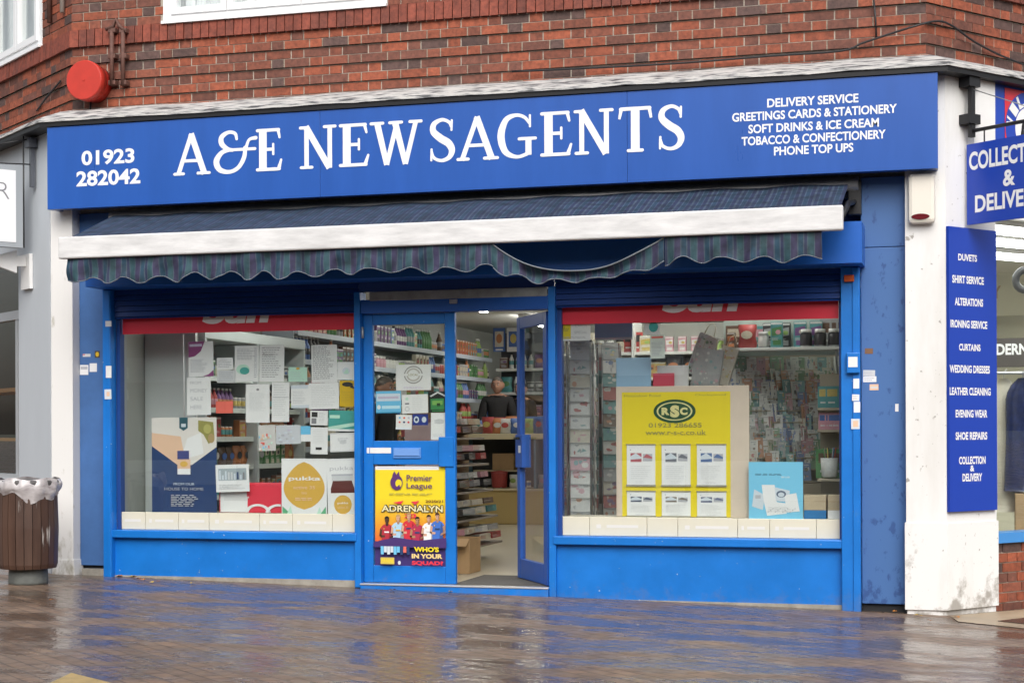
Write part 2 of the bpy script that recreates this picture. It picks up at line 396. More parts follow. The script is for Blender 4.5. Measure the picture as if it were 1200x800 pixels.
# ================================================================== GROUND
def paving_material():
    m = bpy.data.materials.new('wet_brick_paving'); t, b = nodes(m); N, K = t.nodes, t.links
    tc = N.new('ShaderNodeTexCoord')
    mp = N.new('ShaderNodeMapping'); mp.inputs['Rotation'].default_value = (0, 0, math.radians(38)); K.new(tc.outputs['Object'], mp.inputs[0])
    br = N.new('ShaderNodeTexBrick'); br.inputs['Scale'].default_value = 1; br.inputs['Brick Width'].default_value = .205; br.inputs['Row Height'].default_value = .103
    br.inputs['Mortar Size'].default_value = .006; br.inputs['Mortar Smooth'].default_value = .3; br.offset = .5
    br.inputs['Color1'].default_value = (.215, .150, .110, 1); br.inputs['Color2'].default_value = (.155, .116, .092, 1); br.inputs['Mortar'].default_value = (.075, .058, .047, 1); br.inputs['Bias'].default_value = -.1
    K.new(mp.outputs[0], br.inputs[0])
    n = N.new('ShaderNodeTexNoise'); n.inputs['Scale'].default_value = 1.6; n.inputs['Detail'].default_value = 7; n.inputs['Roughness'].default_value = .62
    mp2 = N.new('ShaderNodeMapping'); mp2.inputs['Scale'].default_value = (.7, 1.5, 1); K.new(tc.outputs['Object'], mp2.inputs[0]); K.new(mp2.outputs[0], n.inputs['Vector'])
    n3 = N.new('ShaderNodeTexNoise'); n3.inputs['Scale'].default_value = 14; n3.inputs['Detail'].default_value = 5; K.new(tc.outputs['Object'], n3.inputs['Vector'])
    # dirt tint
    mxc = N.new('ShaderNodeMix'); mxc.data_type = 'RGBA'; mxc.blend_type = 'MULTIPLY'; mxc.inputs[0].default_value = .55
    rr = N.new('ShaderNodeValToRGB'); rr.color_ramp.elements[0].color = (.55, .5, .48, 1); rr.color_ramp.elements[1].color = (1.3, 1.25, 1.15, 1); rr.color_ramp.elements[0].position = .3; rr.color_ramp.elements[1].position = .7
    K.new(n3.outputs['Fac'], rr.inputs[0]); K.new(br.outputs['Color'], mxc.inputs[6]); K.new(rr.outputs[0], mxc.inputs[7]); K.new(mxc.outputs[2], b.inputs['Base Color'])
    # standing water and dry patches
    ro = N.new('ShaderNodeValToRGB'); ro.color_ramp.elements[0].position = .44; ro.color_ramp.elements[1].position = .60
    ro.color_ramp.elements[0].color = (.16, .16, .16, 1); ro.color_ramp.elements[1].color = (.50, .50, .50, 1)
    e_ = ro.color_ramp.elements.new(.52); e_.color = (.29, .29, .29, 1)
    K.new(n.outputs['Fac'], ro.inputs[0]); K.new(ro.outputs[0], b.inputs['Roughness'])
    dk = N.new('ShaderNodeValToRGB'); dk.color_ramp.elements[0].position = .42; dk.color_ramp.elements[1].position = .62
    dk.color_ramp.elements[0].color = (.62, .58, .55, 1); dk.color_ramp.elements[1].color = (1.1, 1.08, 1.05, 1); K.new(n.outputs['Fac'], dk.inputs[0])
    mxd = N.new('ShaderNodeMix'); mxd.data_type = 'RGBA'; mxd.blend_type = 'MULTIPLY'; mxd.inputs[0].default_value = 1
    K.new(mxc.outputs[2], mxd.inputs[6]); K.new(dk.outputs[0], mxd.inputs[7]); K.new(mxd.outputs[2], b.inputs['Base Color'])
    b.inputs['IOR'].default_value = 1.40; b.inputs['Specular IOR Level'].default_value = .5
    # relief: joints + slow undulation
    md = N.new('ShaderNodeMath'); md.operation = 'MULTIPLY_ADD'; md.inputs[1].default_value = -.32
    n4 = N.new('ShaderNodeTexNoise'); n4.inputs['Scale'].default_value = 11; n4.inputs['Detail'].default_value = 3; K.new(tc.outputs['Object'], n4.inputs['Vector'])
    K.new(br.outputs['Fac'], md.inputs[0]); K.new(n4.outputs['Fac'], md.inputs[2])
    bp = N.new('ShaderNodeBump'); bp.inputs['Strength'].default_value = .62; bp.inputs['Distance'].default_value = .011
    K.new(md.outputs[0], bp.inputs['Height']); K.new(bp.outputs[0], b.inputs['Normal'])
    return m
PAV = paving_material()
mb = MB()
KY = -6.3
def gq(a, mi=0): mb.add([(x, y, gz(x) + dz) for x, y, dz in a], [list(range(len(a)))], mi)
for a, b_ in ((-400, -15), (-15, 15), (15, 400)):
    gq([(a, KY, 0), (b_, KY, 0), (b_, .02, 0), (a, .02, 0)])
gq([(-400, .02, 0), (-15, .02, 0), (-15, 60, 0), (-400, 60, 0)]); gq([(15, .02, 0), (400, .02, 0), (400, 60, 0), (15, 60, 0)])
gq([(-15, .02, 0), (-4.0, .02, 0), (-15, 8.34, 0)]); gq([(3.3, .02, 0), (15, .02, 0), (15, 14.6, 0)])
tag(mb.build('pavement', PAV, loc=(0, 0, 0)), kind='structure')
mb = MB()
for a, b_ in ((-400, -15), (-15, 15), (15, 400)):
    for k0, k1 in ((KY - .15, KY),):
        mb.hexa([(a, k0, gz(a) - .3), (b_, k0, gz(b_) - .3), (b_, k1 - .002, gz(b_) - .3), (a, k1 - .002, gz(a) - .3), (a, k0, gz(a) + .004), (b_, k0, gz(b_) + .004), (b_, k1 - .002, gz(b_) + .004), (a, k1 - .002, gz(a) + .004)])
tag(mb.build('kerb', CONC, loc=(0, 0, 0)), kind='structure')
mb = MB()
for a, b_ in ((-400, -15), (-15, 15), (15, 400)):
    gq([(a, -20, -.12), (b_, -20, -.12), (b_, KY - .15, -.12), (a, KY - .15, -.12)])
tag(mb.build('road', mat('wet_asphalt', (.045, .045, .047), .3, var=.3, vscale=40, bump=.3, bscale=120), loc=(0, 0, 0)), kind='structure')
mb = MB(); mb.add([(-3000, -3000, -.46), (3000, -3000, -.46), (3000, 3000, -.46), (-3000, 3000, -.46)], [(0, 1, 2, 3)])
tag(mb.build('ground', mat('far_ground', (.10, .11, .08), .9), loc=(0, 0, 0)), kind='structure')
# pale slabs by the neighbouring shop and one buff slab in the foreground
mb = MB(); gq([(3.36, -.42, .005), (4.3, -.9, .005), (7.6, 3.2, .005), (7.1, 4.65, .005), (3.30, -.08, .005)])
SLAB = mat('buff_slab', (.36, .28, .19), .45, var=.3, vscale=5, bump=.2, rvar=.15)
tag(mb.build('paving_strip', SLAB, loc=(0, 0, 0)), kind='structure')
mb = MB(); gq([(-.95, -5.7, .005), (-.45, -5.6, .005), (-.70, -4.90, .005), (-1.07, -4.68, .005), (-1.00, -4.99, .005)])
tag(mb.build('paving_slab', mat('yellow_slab', (.42, .30, .12), .5, var=.3, vscale=9, bump=.4, bscale=60), loc=(0, 0, 0)), kind='structure')
mb = MB(); gq([(3.62, -.30, .009), (4.05, -.55, .009), (4.5, .1, .009), (4.0, .25, .009)])
tag(mb.build('drain_grating', mat('dark_drain', (.06, .045, .035), .25, bump=.4, bscale=30), loc=(4.0, -.1, -.08)), 'dark wet drain cover set in the buff slabs', 'drain cover')

# ================================================================== BUILDING
FB = Face((-3.925, .12), (1, 0), 7.067, math.tan(math.radians(18.55)), math.tan(math.radians(25.6)))
eL = (.797, -.603); eR = (.627, .779)
LBo = Vector((-3.925, .12)) - Vector(eL).normalized() * 5
LB = Face(LBo, eL, 5, 0, FB.t0)
RB = Face((3.142, .12), eR, 5, FB.t1, 0)
BR = bpy.data.materials.new('red_brick'); t, b = nodes(BR)
_N, _K = t.nodes, t.links
_a = _N.new('ShaderNodeAttribute'); _a.attribute_name = 'Col'
_tc = _N.new('ShaderNodeTexCoord'); _n = _N.new('ShaderNodeTexNoise'); _n.inputs['Scale'].default_value = 26; _n.inputs['Detail'].default_value = 8; _n.inputs['Roughness'].default_value = .7
_K.new(_tc.outputs['Object'], _n.inputs['Vector'])
_r = _N.new('ShaderNodeValToRGB'); _r.color_ramp.elements[0].color = (.45, .42, .42, 1); _r.color_ramp.elements[1].color = (1.35, 1.3, 1.25, 1); _r.color_ramp.elements[0].position = .28; _r.color_ramp.elements[1].position = .72
_K.new(_n.outputs['Fac'], _r.inputs[0])
_m = _N.new('ShaderNodeMix'); _m.data_type = 'RGBA'; _m.blend_type = 'MULTIPLY'; _m.inputs[0].default_value = 1
_K.new(_a.outputs['Color'], _m.inputs[6]); _K.new(_r.outputs[0], _m.inputs[7]); _K.new(_m.outputs[2], b.inputs['Base Color'])
b.inputs['Roughness'].default_value = .75
_b = _N.new('ShaderNodeBump'); _b.inputs['Strength'].default_value = .5; _b.inputs['Distance'].default_value = .006
_K.new(_n.outputs['Fac'], _b.inputs['Height']); _K.new(_b.outputs[0], b.inputs['Normal'])
MORT = mat('mortar', (.42, .37, .31), .85, var=.3, vscale=20, bump=.4, bscale=60)
building = thing('brick_building', 'red brick building with canted corner wings above the blue newsagent shop', 'building', (0, .3, 0))
def brick_col(rng, red=False):
    k = rng.random()
    if red: c = (.245, .062, .038) if k < .7 else (.19, .054, .036)
    elif k < .38: c = (.315, .086, .043)
    elif k < .66: c = (.225, .072, .043)
    elif k < .88: c = (.17, .065, .045)
    else: c = (.105, .062, .055)
    f = rng.uniform(.8, 1.15)
    return tuple(x * f for x in c)
def brick_run(Fc, mbk, z0, n, holes=(), proud=lambda i: 0, rng=None, ch=.075):
    if mbk.c is None: mbk.c = []
    def one(s0, s1, za, zb, d):
        col = brick_col(rng)
        d += rng.uniform(-.002, .002)
        s = []
        for zz in (za, zb):
            s += [Fc.pt(s0, d, zz, True), Fc.pt(s1, d, zz, True), Fc.pt(s1, -.05, zz, True), Fc.pt(s0, -.05, zz, True)]
        k0 = len(mbk.f); mbk.hexa(s); mbk.c += [col] * (len(mbk.f) - k0)
    for i in range(n):
        za = z0 + i * ch + .005; zb = za + ch - .010
        pd = proud(i) - .0045
        if pd > .012:                                     # bedding mortar of the projecting courses
            k0 = len(mbk.f)
            mbk.hexa([Fc.pt(a_, d_, z_, True) for z_ in (za, zb) for a_, d_ in ((0, pd), (Fc.L, pd), (Fc.L, -.05), (0, -.05))]); mbk.c += [(.35, .31, .25)] * (len(mbk.f) - k0)
        x = -.17 * (i % 2) - .06; j = 0
        while x < Fc.L:
            w = .225 if j % 2 == 0 else .1125
            a, b_ = max(0, x), min(Fc.L, x + w); x += w; j += 1
            segs = [(a, b_)]
            for h0, h1, hz0, hz1 in holes:
                if zb > hz0 + .001 and za < hz1 - .001:
                    ns = []
                    for p, q in segs:
                        if p < h0: ns.append((p, min(q, h0)))
                        if q > h1: ns.append((max(p, h1), q))
                    segs = ns
            for p, q in segs:
                e0 = 0 if p <= 1e-6 else .005; e1 = 0 if q >= Fc.L - 1e-6 else .005
                if q - p > .03: one(p + e0, q - e1, za, zb, proud(i))
def soldiers(Fc, mbk, z0, z1, d, rng):
    if mbk.c is None: mbk.c = []
    n = int(Fc.L / .0755); w = Fc.L / n
    for i in range(n):
        a, b_ = i * w + (.004 if i else 0), (i + 1) * w - (.004 if i < n - 1 else 0)
        s = []
        dd = d + rng.uniform(-.003, .003)
        for zz, dq in ((z0, dd), (z1, dd - .006)):
            s += [Fc.pt(a, dq, zz, True), Fc.pt(b_, dq, zz, True), Fc.pt(b_, -.05, zz, True), Fc.pt(a, -.05, zz, True)]
        k0 = len(mbk.f); mbk.hexa(s); mbk.c += [brick_col(rng, True)] * (len(mbk.f) - k0)
rng = random.Random(3)
ZB, ZS0, ZS1, ZTOP = 3.962, 4.562, 4.706, 6.4
pr = lambda i: .017 if i % 2 == 0 else 0.0
WINF = (.866, 2.861, 4.70, 6.0)          # front window, along the face
lw = 5 - .674
WINL = (lw - 1.9, lw, 4.70, 6.0)
WINR = (1.5, 3.0, 4.70, 6.0)
for Fc, hole in ((FB, WINF), (LB, WINL), (RB, WINR)):
    mbk = MB()
    brick_run(Fc, mbk, ZB, 8, (), lambda i: .017 if i % 2 == 0 else 0.0, rng)
    brick_run(Fc, mbk, ZS1 + .002, 22, (hole,), lambda i: 0.004, rng)
    soldiers(Fc, mbk, ZS0, ZS1, .030, rng)
    mbk.build('brick_wall', BR, building)
    # mortar backing
    mm = MB()
    for a, b_, za, zb in ((0, Fc.L, 3.0, hole[2]), (0, hole[0], hole[2], ZTOP), (hole[1], Fc.L, hole[2], ZTOP), (hole[0], hole[1], hole[3], ZTOP)):
        mm.fbox(Fc, a, b_, -.3, -.0035, za, zb, 0, True)
    mm.build('mortar_backing', MORT, building)
# roof and the solid behind (keeps the upper storey closed)
mm = MB()
Lp = LB.pt(0, -.3, 0); Rp = RB.pt(5, -.3, 0)
ring = [(Lp[0], Lp[1]), (-3.8, .42), (3.0, .42), (Rp[0], Rp[1]), (Rp[0], 12), (Lp[0], 12)]
n = len(ring)
mm.add([(x, y, ZTOP) for x, y in ring] + [(x, y, ZTOP + .25) for x, y in ring], [list(range(n))[::-1], [n + i for i in range(n)]] + [(i, (i + 1) % n, n + (i + 1) % n, n + i) for i in range(n)])
mm.build('roof', DARK, building)
# upper windows
WGL = mat('upper_pane', (.42, .46, .50), .04, spec=.8)
NET = mat('net_curtain', (.75, .76, .78), .8, var=.12, vscale=7, stretch=(8, 8, .4))
def upper_window(Fc, h, lights):
    w = MB(); a, b_, z0, z1 = h
    f = .075
    w.fbox(Fc, a, b_, -.07, .012, z0, z0 + f); w.fbox(Fc, a, b_, -.07, .012, z1 - f, z1)
    w.fbox(Fc, a, a + f, -.068, .010, z0 + f, z1 - f); w.fbox(Fc, b_ - f, b_, -.068, .010, z0 + f, z1 - f)
    w.fbox(Fc, a - .005, b_ + .005, -.02, .045, z0 - .002, z0 + .022)
    wn = w.build('window', UPVC, building)
    xs = [a + f + (b_ - a - 2 * f) * q for q in lights]
    for p, q in zip(xs, xs[1:]):
        g = MB(); e = .055
        for s0, s1, q0, q1 in ((p + .004, q - .004, z0 + f, z0 + f + e), (p + .004, q - .004, z1 - f - e, z1 - f), (p + .004, p + e, z0 + f + e, z1 - f - e), (q - e, q - .004, z0 + f + e, z1 - f - e)):
            g.fbox(Fc, s0, s1, -.055, .028, q0, q1)
        g.build('sash', UPVC, wn)
        gl = MB(); gl.fbox(Fc, p + e - .01, q - e + .01, -.02, -.012, z0 + f + e - .01, z1 - f - e + .01); gl.build('pane', M_GLASS, wn)
    c = MB(); N_ = 60
    for i in range(N_):
        s0 = a + (b_ - a) * i / N_; s1 = a + (b_ - a) * (i + 1) / N_
        d0 = -.16 + .02 * math.sin(i * 1.9); d1 = -.16 + .02 * math.sin((i + 1) * 1.9)
        c.add([Fc.pt(s0, d0, z0), Fc.pt(s1, d1, z0), Fc.pt(s1, d1, z1), Fc.pt(s0, d0, z1)], [(0, 1, 2, 3)])
    c.build('curtain', NET, wn)
upper_window(FB, WINF, (0, .28, .64, 1)); upper_window(LB, WINL, (0, .35, .70, 1)); upper_window(RB, WINR, (0, .5, 1))
# lead flashing along the three faces
mm = MB()
def sweep(prof, mb_, runs=(LB, FB, RB), mi=0, jit=0):
    for Fc in runs:
        N_ = 26
        for i in range(N_):
            a = Fc.L * i / N_; b_ = Fc.L * (i + 1) / N_
            if i == N_ - 1: b_ = Fc.L
            r1 = random.Random(int(Fc.L * 100) * 31 + i); r2 = random.Random(int(Fc.L * 100) * 31 + i + 1)
            j0 = r1.uniform(-jit, jit) if 0 < i else 0; j1 = r2.uniform(-jit, jit) if i < N_ - 1 else 0
            n = len(prof)
            vs = [Fc.pt(a, d, z + j0, True) for d, z in prof] + [Fc.pt(b_, d, z + j1, True) for d, z in prof]
            mb_.add(vs, [(k, (k + 1) % n, n + (k + 1) % n, n + k) for k in range(n)] + ([list(range(n))] if i == 0 else []) + ([list(range(n, 2 * n))[::-1]] if i == N_ - 1 else []), mi)
sweep([(-.04, 4.03), (.03, 4.025), (.12, 4.0), (.30, 3.925), (.345, 3.90), (.348, 3.872), (-.04, 3.872)], mm, jit=.006)
mm.build('lead_flashing', LEAD, building)
mm = MB(); sweep([(.0, 3.868), (.335, 3.868), (.333, 3.835), (.0, 3.835)], mm)
mm.build('dark_gap_strip', BLACK, building)  # black strip put in for the dark gap under the flashing
# ground floor piers: white rendered piers either side, blue infill panels
PL = Face((-4.054, -.02), (1, 0)); WL = Face(Vector((-4.054, -.02)) - Vector(eL).normalized() * 6, eL, 6, 0, FB.t0); WR = Face((3.28, -.05), eR, 6, FB.t1, 0)
mm = MB()
mm.add([(-4.054, -.02, .20), (-3.85, -.02, .20), (-3.85, .4, .20), (-3.97, .4, .2), (-4.054, -.02, 3.84), (-3.85, -.02, 3.84), (-3.85, .4, 3.84), (-3.97, .4, 3.84)], [(3, 2, 1, 0), (4, 5, 6, 7), (0, 1, 5, 4), (1, 2, 6, 5), (2, 3, 7, 6), (3, 0, 4, 7)])
mm.add([(-4.045, -.03, .04), (-3.83, -.03, .04), (-3.83, .4, .04), (-3.96, .4, .04), (-4.045, -.03, .205), (-3.84, -.03, .205), (-3.84, .4, .205), (-3.96, .4, .205)], [(3, 2, 1, 0), (4, 5, 6, 7), (0, 1, 5, 4), (1, 2, 6, 5), (2, 3, 7, 6), (3, 0, 4, 7)])
mm.build('rendered_pier', RENDERL, building)
mm = MB()
def ringp(pts, z0, z1, mb_):
    n = len(pts)
    mb_.add([(x, y, z0) for x, y in pts] + [(x, y, z1) for x, y in pts], [list(range(n))[::-1], [n + i for i in range(n)]] + [(i, (i + 1) % n, n + (i + 1) % n, n + i) for i in range(n)])
q6 = WR.pt(.575, 0, 0); q6b = WR.pt(.575, -.4, 0); q5 = WR.pt(.545, 0, 0); q5b = WR.pt(.545, -.4, 0)
ringp([(2.995, -.05), (3.28, -.05), q5[:2], q5b[:2], (2.995, .33)], .60, 3.84, mm)
ringp([(2.985, -.056), (3.284, -.056), (q6[0] + .005, q6[1] - .005), q6b[:2], (2.985, .33)], .59 - .62, .60, mm)
ringp([(3.0, -.04), (3.27, -.04), (WR.pt(.56, -.008, 0))[:2], q6b[:2], (3.0, .33)], -.12, -.03, mm)
mm.build('rendered_pier', RENDER, building)
# white boxed upper corner on the far wing
mm = MB(); mm.fbox(WR, .26, .50, .0, .05, 3.35, 3.84); mm.build('boxed_corner', WHITE, building)
for x0, x1, yy, m_, z0 in ((-3.848, -3.562, .085, BLUEP, .155), (2.672, 2.993, .05, BLUEP2, -.005)):
    mm = MB(); mm.bbox(x0, x1, yy, yy + .04, z0, 2.62, .004); mm.bbox(x0, x1, yy + .004, yy + .04, 2.625, 3.14, .004)
    mm.build('infill_panel', m_, building)
    mm = MB(); mm.box(x0, x1, yy + .03, .4, -.2, 3.14); mm.build('dark_backing', DARK, building)
mm = MB(); mm.box(-3.80, -3.57, .03, .085, .02, .13); mm.build('plinth', CONC, building)
# wall above the shop front, behind the fascia and the folded awning
mm = MB(); mm.box(-4.0, 3.2, .16, .40, 2.50, 3.84); mm.build('lintel', mat('dark_blue_lintel', (.01, .02, .07), .7), building)
# room behind the shop front
WALLI = mat('interior_wall', (.40, .42, .39), .8); FLR = mat('vinyl_floor', (.50, .45, .34), .35, var=.12, vscale=2, stretch=(1, .3, 1), rvar=.1)
mm = MB(); mm.box(-3.55, 2.66, .12, 12.0, -.05, .058); mm.build('floor', FLR, building)
mm = MB(); mm.box(-.52, .32, .14, .95, .059, .066); mm.build('door_mat', mat('grey_mat', (.10, .095, .085), .9, bump=.4, bscale=200), building)
mm = MB(); mm.box(-3.65, 2.76, .41, 12.0, 2.76, 2.86); mm.build('ceiling', mat('ceiling_white', (.55, .56, .54), .85), building)
for bx in ((-3.65, -3.53, .15, 12.0), (2.64, 2.76, .15, 12.0), (-3.65, 2.76, 12.0, 12.1)):
    mm = MB(); mm.box(*bx, -.05, 2.76); mm.build('inner_wall', WALLI, building)
mm = MB(); mm.box(-3.52, -3.03, .62, .66, .06, 2.7); mm.build('partition_panel', mat('grey_board', (.62, .66, .65), .6), building)
LAMP = emis('lit_tube', (1, .97, .90), 27)
for i, (lx, ly) in enumerate(((-2.2, 1.30), (1.75, 1.20), (.6, 2.6), (-2.0, 5.2), (.9, 4.6), (-2.0, 8.3), (.6, 8.3), (-1.2, 10.9))):
    t_ = thing('strip_light', 'white fluorescent strip light on the newsagent ceiling', 'light', (lx, ly, 2.68), 'strip lights on the shop ceiling')
    mm = MB(); mm.box(lx - .05, lx + .05, ly - .75, ly + .75, 2.70, 2.755); mm.build('housing', WHITE, t_)
    mm = MB(); mm.box(lx - .04, lx + .04, ly - .72, ly + .72, 2.665, 2.699); mm.build('lamp', LAMP, t_)

# terrace across the street: it is what the shop windows mirror
PAINT_W = mat('terrace_white', (.75, .75, .74), .5)
ot = thing('terrace_building', 'brick terrace of shops across the road, mirrored in the shop windows', 'building', (0, -27, -.4))
mm = MB(); mm.box(-45, 45, -34, -27, -.45, 6.4); mm.build('wall', mat('terrace_brick', (.10, .06, .045), .85, var=.3, vscale=2), ot)
mm = MB(); mm.prism([(-45.4, 6.41), (45.4, 6.41), (45.4, 6.6), (30, 8.2), (-30, 8.2), (-45.4, 6.6)], -34.3, -26.6); mm.build('roof', mat('terrace_roof', (.05, .04, .04), .8), ot)
for i in range(15):
    x = -42 + 6 * i
    mm = MB(); mm.box(x - 2.7, x + 2.7, -26.99, -26.85, 2.65, 3.3); mm.build('shop_sign', [PAINT_W, mat('terrace_grey', (.30, .32, .35), .5), mat('terrace_green', (.05, .14, .10), .5)][i % 3], ot)
    mm = MB(); mm.box(x - 2.7, x + 2.7, -26.99, -26.88, -.4, .55); mm.build('stall_riser', [PAINT_W, mat('terrace_cream', (.55, .52, .45), .6)][i % 2], ot)
    mm = MB(); mm.box(x - 2.4, x + 2.4, -26.99, -26.9, .6, 2.6); mm.build('shop_window', mat('terrace_glass', (.03, .035, .04), .1), ot)
    for dx in (-1.4, 1.4):
        mm = MB(); mm.box(x + dx - .6, x + dx + .6, -26.99, -26.93, 4.4, 6.0); mm.build('window', mat('terrace_frame', (.35, .36, .37), .4), ot)
# ---------------------------------------------------------------- wing shops (ground floor)
nb = thing('neighbour_shop', 'pale grey clad shop front with dark window beside the white pier', 'shop front', WL.pt(5.0, 0, .1))
s6 = 6.0
mm = MB(); mm.fbox(WL, s6 - .775, s6 - .028, -.25, -.004, -.05, 3.84, 0); mm.build('cladding', GREYC, nb)
mm = MB(); mm.fbox(WL, 0, s6 - .778, -.25, -.006, 2.85, 3.84); mm.build('fascia', GREYC, nb)
mm = MB(); mm.fbox(WL, 0, s6 - .778, -.25, -.006, -.2, .86); mm.build('stall_riser', mat('pale_riser', (.62, .66, .70), .5), nb)
mm = MB()
for a in (s6 - .83, s6 - .985, s6 - 1.9, s6 - 3.0): mm.fbox(WL, a - .028, a + .028, -.12, -.06, .865, 2.30)
mm.fbox(WL, 0, s6 - .80, -.118, -.055, 2.30, 2.38); mm.fbox(WL, 0, s6 - .80, -.14, -.03, .862, .91)
mm.fbox(WL, s6 - .80, s6 - .778, -.24, -.02, .865, 2.845)
mm.build('window_frame', mat('grey_frame', (.40, .42, .44), .4), nb)
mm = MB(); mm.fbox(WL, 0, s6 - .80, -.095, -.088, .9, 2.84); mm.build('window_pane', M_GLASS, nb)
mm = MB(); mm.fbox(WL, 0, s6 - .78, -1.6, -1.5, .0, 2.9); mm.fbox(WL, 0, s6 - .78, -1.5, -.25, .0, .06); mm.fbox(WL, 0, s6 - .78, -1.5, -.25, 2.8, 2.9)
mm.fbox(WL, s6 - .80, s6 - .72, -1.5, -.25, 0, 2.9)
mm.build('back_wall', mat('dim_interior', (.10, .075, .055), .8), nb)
mm = MB(); mm.fbox(WL, 0, s6 - .85, -1.2, -.7, 1.70, 1.74); mm.fbox(WL, 0, s6 - .85, -1.2, -.7, 1.2, 1.23); mm.build('shelf', mat('lit_shelf_orange', (.42, .20, .07), .5), nb)  # orange light strip is put into the shelf colour

# right hand neighbour: dry cleaner
dc = thing('cleaners_shop', 'dry cleaners shop front with brick stall riser round the corner', 'shop front', WR.pt(1.2, 0, -.1))
mm = MB(); mm.c = []
brick_run(Face(WR.pt(.60, -.06, 0)[:2], eR, 4.4), mm, -.175, 8, (), lambda i: 0, rng); mm.build('brick_riser', BR, dc)
mm = MB(); mm.fbox(WR, .58, 5, -.3, -.07, -.3, .425); mm.build('mortar_backing', MORT, dc)
mm = MB(); mm.fbox(WR, .582, 5, -.22, -.03, .426, .50); mm.build('sill', mat('sill_blue', (.06, .26, .62), .4), dc)
mm = MB(); mm.fbox(WR, .50, 5, -.2, .03, 3.05, 3.84); mm.build('fascia', mat('cleaner_blue', (.012, .06, .42), .3), dc)
mm = MB(); mm.fbox(WR, .56, 5, -.1, -.04, 2.86, 3.05); mm.build('white_header', WHITE, dc)
mm = MB(); mm.fbox(WR, .56, .60, -.12, -.03, .50, 2.86); mm.build('window_frame', WHITE, dc)
mm = MB(); mm.fbox(WR, .60, 5, -.08, -.073, .50, 2.86); mm.build('window_pane', M_GLASS, dc)
def dpoly(z0, z1):
    g = MB(); p5a, p5b, p0 = WR.pt(5, -.12, 0), WR.pt(5, -3.1, 0), WR.pt(.40, -.12, 0)
    ringp([(2.80, .46), p0[:2], p5a[:2], p5b[:2], (2.80, 5.6)], z0, z1, g); return g
mm = dpoly(2.88, 2.95); mm.build('ceiling', mat('beige_ceiling', (.55, .52, .45), .8), dc)
mm = dpoly(-.1, .05); mm.build('floor', FLR, dc)
CW = mat('cream_wall', (.62, .60, .47), .8)
mm = MB(); mm.box(2.77, 2.80, .45, 5.6, -.1, 2.95); mm.build('side_wall', CW, dc)
mm = MB(); ringp([(2.80, 5.61), WR.pt(5, -3.1, 0)[:2], WR.pt(5, -3.2, 0)[:2], (2.80, 5.75)], -.1, 2.95, mm); mm.build('inner_wall', CW, dc)
PANELL = emis('ceiling_panel', (1, 1, .97), 7)
for k, dd in enumerate((-.38, -.92, -1.60)):
    t_ = thing('ceiling_light', 'white lit ceiling panel inside the dry cleaners', 'light', WR.pt(1.3, dd, 2.8), 'ceiling panels in the dry cleaners')
    mm = MB(); q0 = max(.62, (2.86 - 3.28 + .779 * (abs(dd) + .17)) / .627); mm.fbox(WR, q0, 3.2, dd - .17, dd + .17, 2.84, 2.877); mm.build('housing', WHITE, t_)
    mm = MB(); mm.fbox(WR, q0 + .02, 3.18, dd - .15, dd + .15, 2.825, 2.838); mm.build('lamp', PANELL, t_)
TAN = mat('tan_letter', (.45, .28, .12), .5); BBRD = mat('brown_board', (.06, .05, .045), .6)
mm = MB(); yy = 5.2; text_px(mm, 'LAUNDRY', 1140, 343, 66, 15, yy, 0, .03)
for q in range(len(mm.v)): pass
xa_, za_ = P(1100, 343, yy); mm.box(2.801, 4.6, yy + .002, yy + .03, za_ - .25, za_ + .28, 1); mm.build('wall_lettering', [TAN, CW], dc)
yy = 2.0; xb_, zb_ = P(1185, 409, yy); mm = MB(); mm.box(2.801, xb_ + .9, yy, yy + .03, P(1185, 430, yy)[1], P(1185, 396, yy)[1], 0); text_px(mm, 'DERN', 1186, 409, 37, 13, yy - .002, 1, .035); mm.build('hanging_sign', [BBRD, LETT], dc)
# garments on the rail in the cleaner's window
GY = 1.35; gX = lambda px, y=GY: P(px, 500, y)[0]
rail = MB(); rail.tube([(2.83, GY, P(1185, 437, GY)[1]), (4.6, GY, P(1185, 437, GY)[1])], .012); tag(rail.build('clothes_rail', GALV), 'steel rail carrying cleaned garments behind the dry cleaners window', 'clothes rail')
def garment(name, s, d, z0, z1, w, m_, label):
    g = MB(); n = 24; rows = 16
    vs = []
    for j in range(rows + 1):
        v = j / rows; z = z1 - (z1 - z0) * v
        hw = w * (.28 + .72 * min(1, (v / .16)) ** .6) * (1 + .08 * v)
        for i in range(n):
            a = 2 * math.pi * i / n
            k = 1 + .09 * math.sin(5 * a + 3 * v) * v
            vs.append((s + hw * math.cos(a) * k, d + .10 * math.sin(a) * k * (.5 + v * .6), z))
    fs = [(j * n + i, j * n + (i + 1) % n, (j + 1) * n + (i + 1) % n, (j + 1) * n + i) for j in range(rows) for i in range(n)] + [list(range(n)), [rows * n + i for i in range(n)][::-1]]
    g.add(vs, fs, 0, True)
    o = g.build(name, m_); tag(o, label, 'garment')
    h = MB(); h.tube([(s, d, z1 - .02), (s, d, z1 + .05), (s + .025, d, z1 + .075)], .004); h.build('hanger', GALV, o)
zr = P(1185, 443, GY)[1]
garment('coat', gX(1199), GY - .02, P(1190, 575, GY)[1], zr, .135, mat('navy_garment', (.012, .022, .09), .18, var=.4, vscale=14, bump=.4, bscale=18), 'long navy coat in clear plastic hanging in the dry cleaners window')
garment('coat', gX(1177), GY + .12, P(1190, 600, GY)[1], zr, .13, mat('cream_garment', (.62, .58, .48), .5, var=.1, vscale=6, bump=.4, bscale=9), 'cream coat hanging behind the navy coat in the dry cleaners window')
cb = MB(); x_ = gX(1194, 1.2); cb.bbox(x_ - .03, x_ + .42, 1.15, 1.45, .05, P(1195, 578, 1.2)[1], .004)
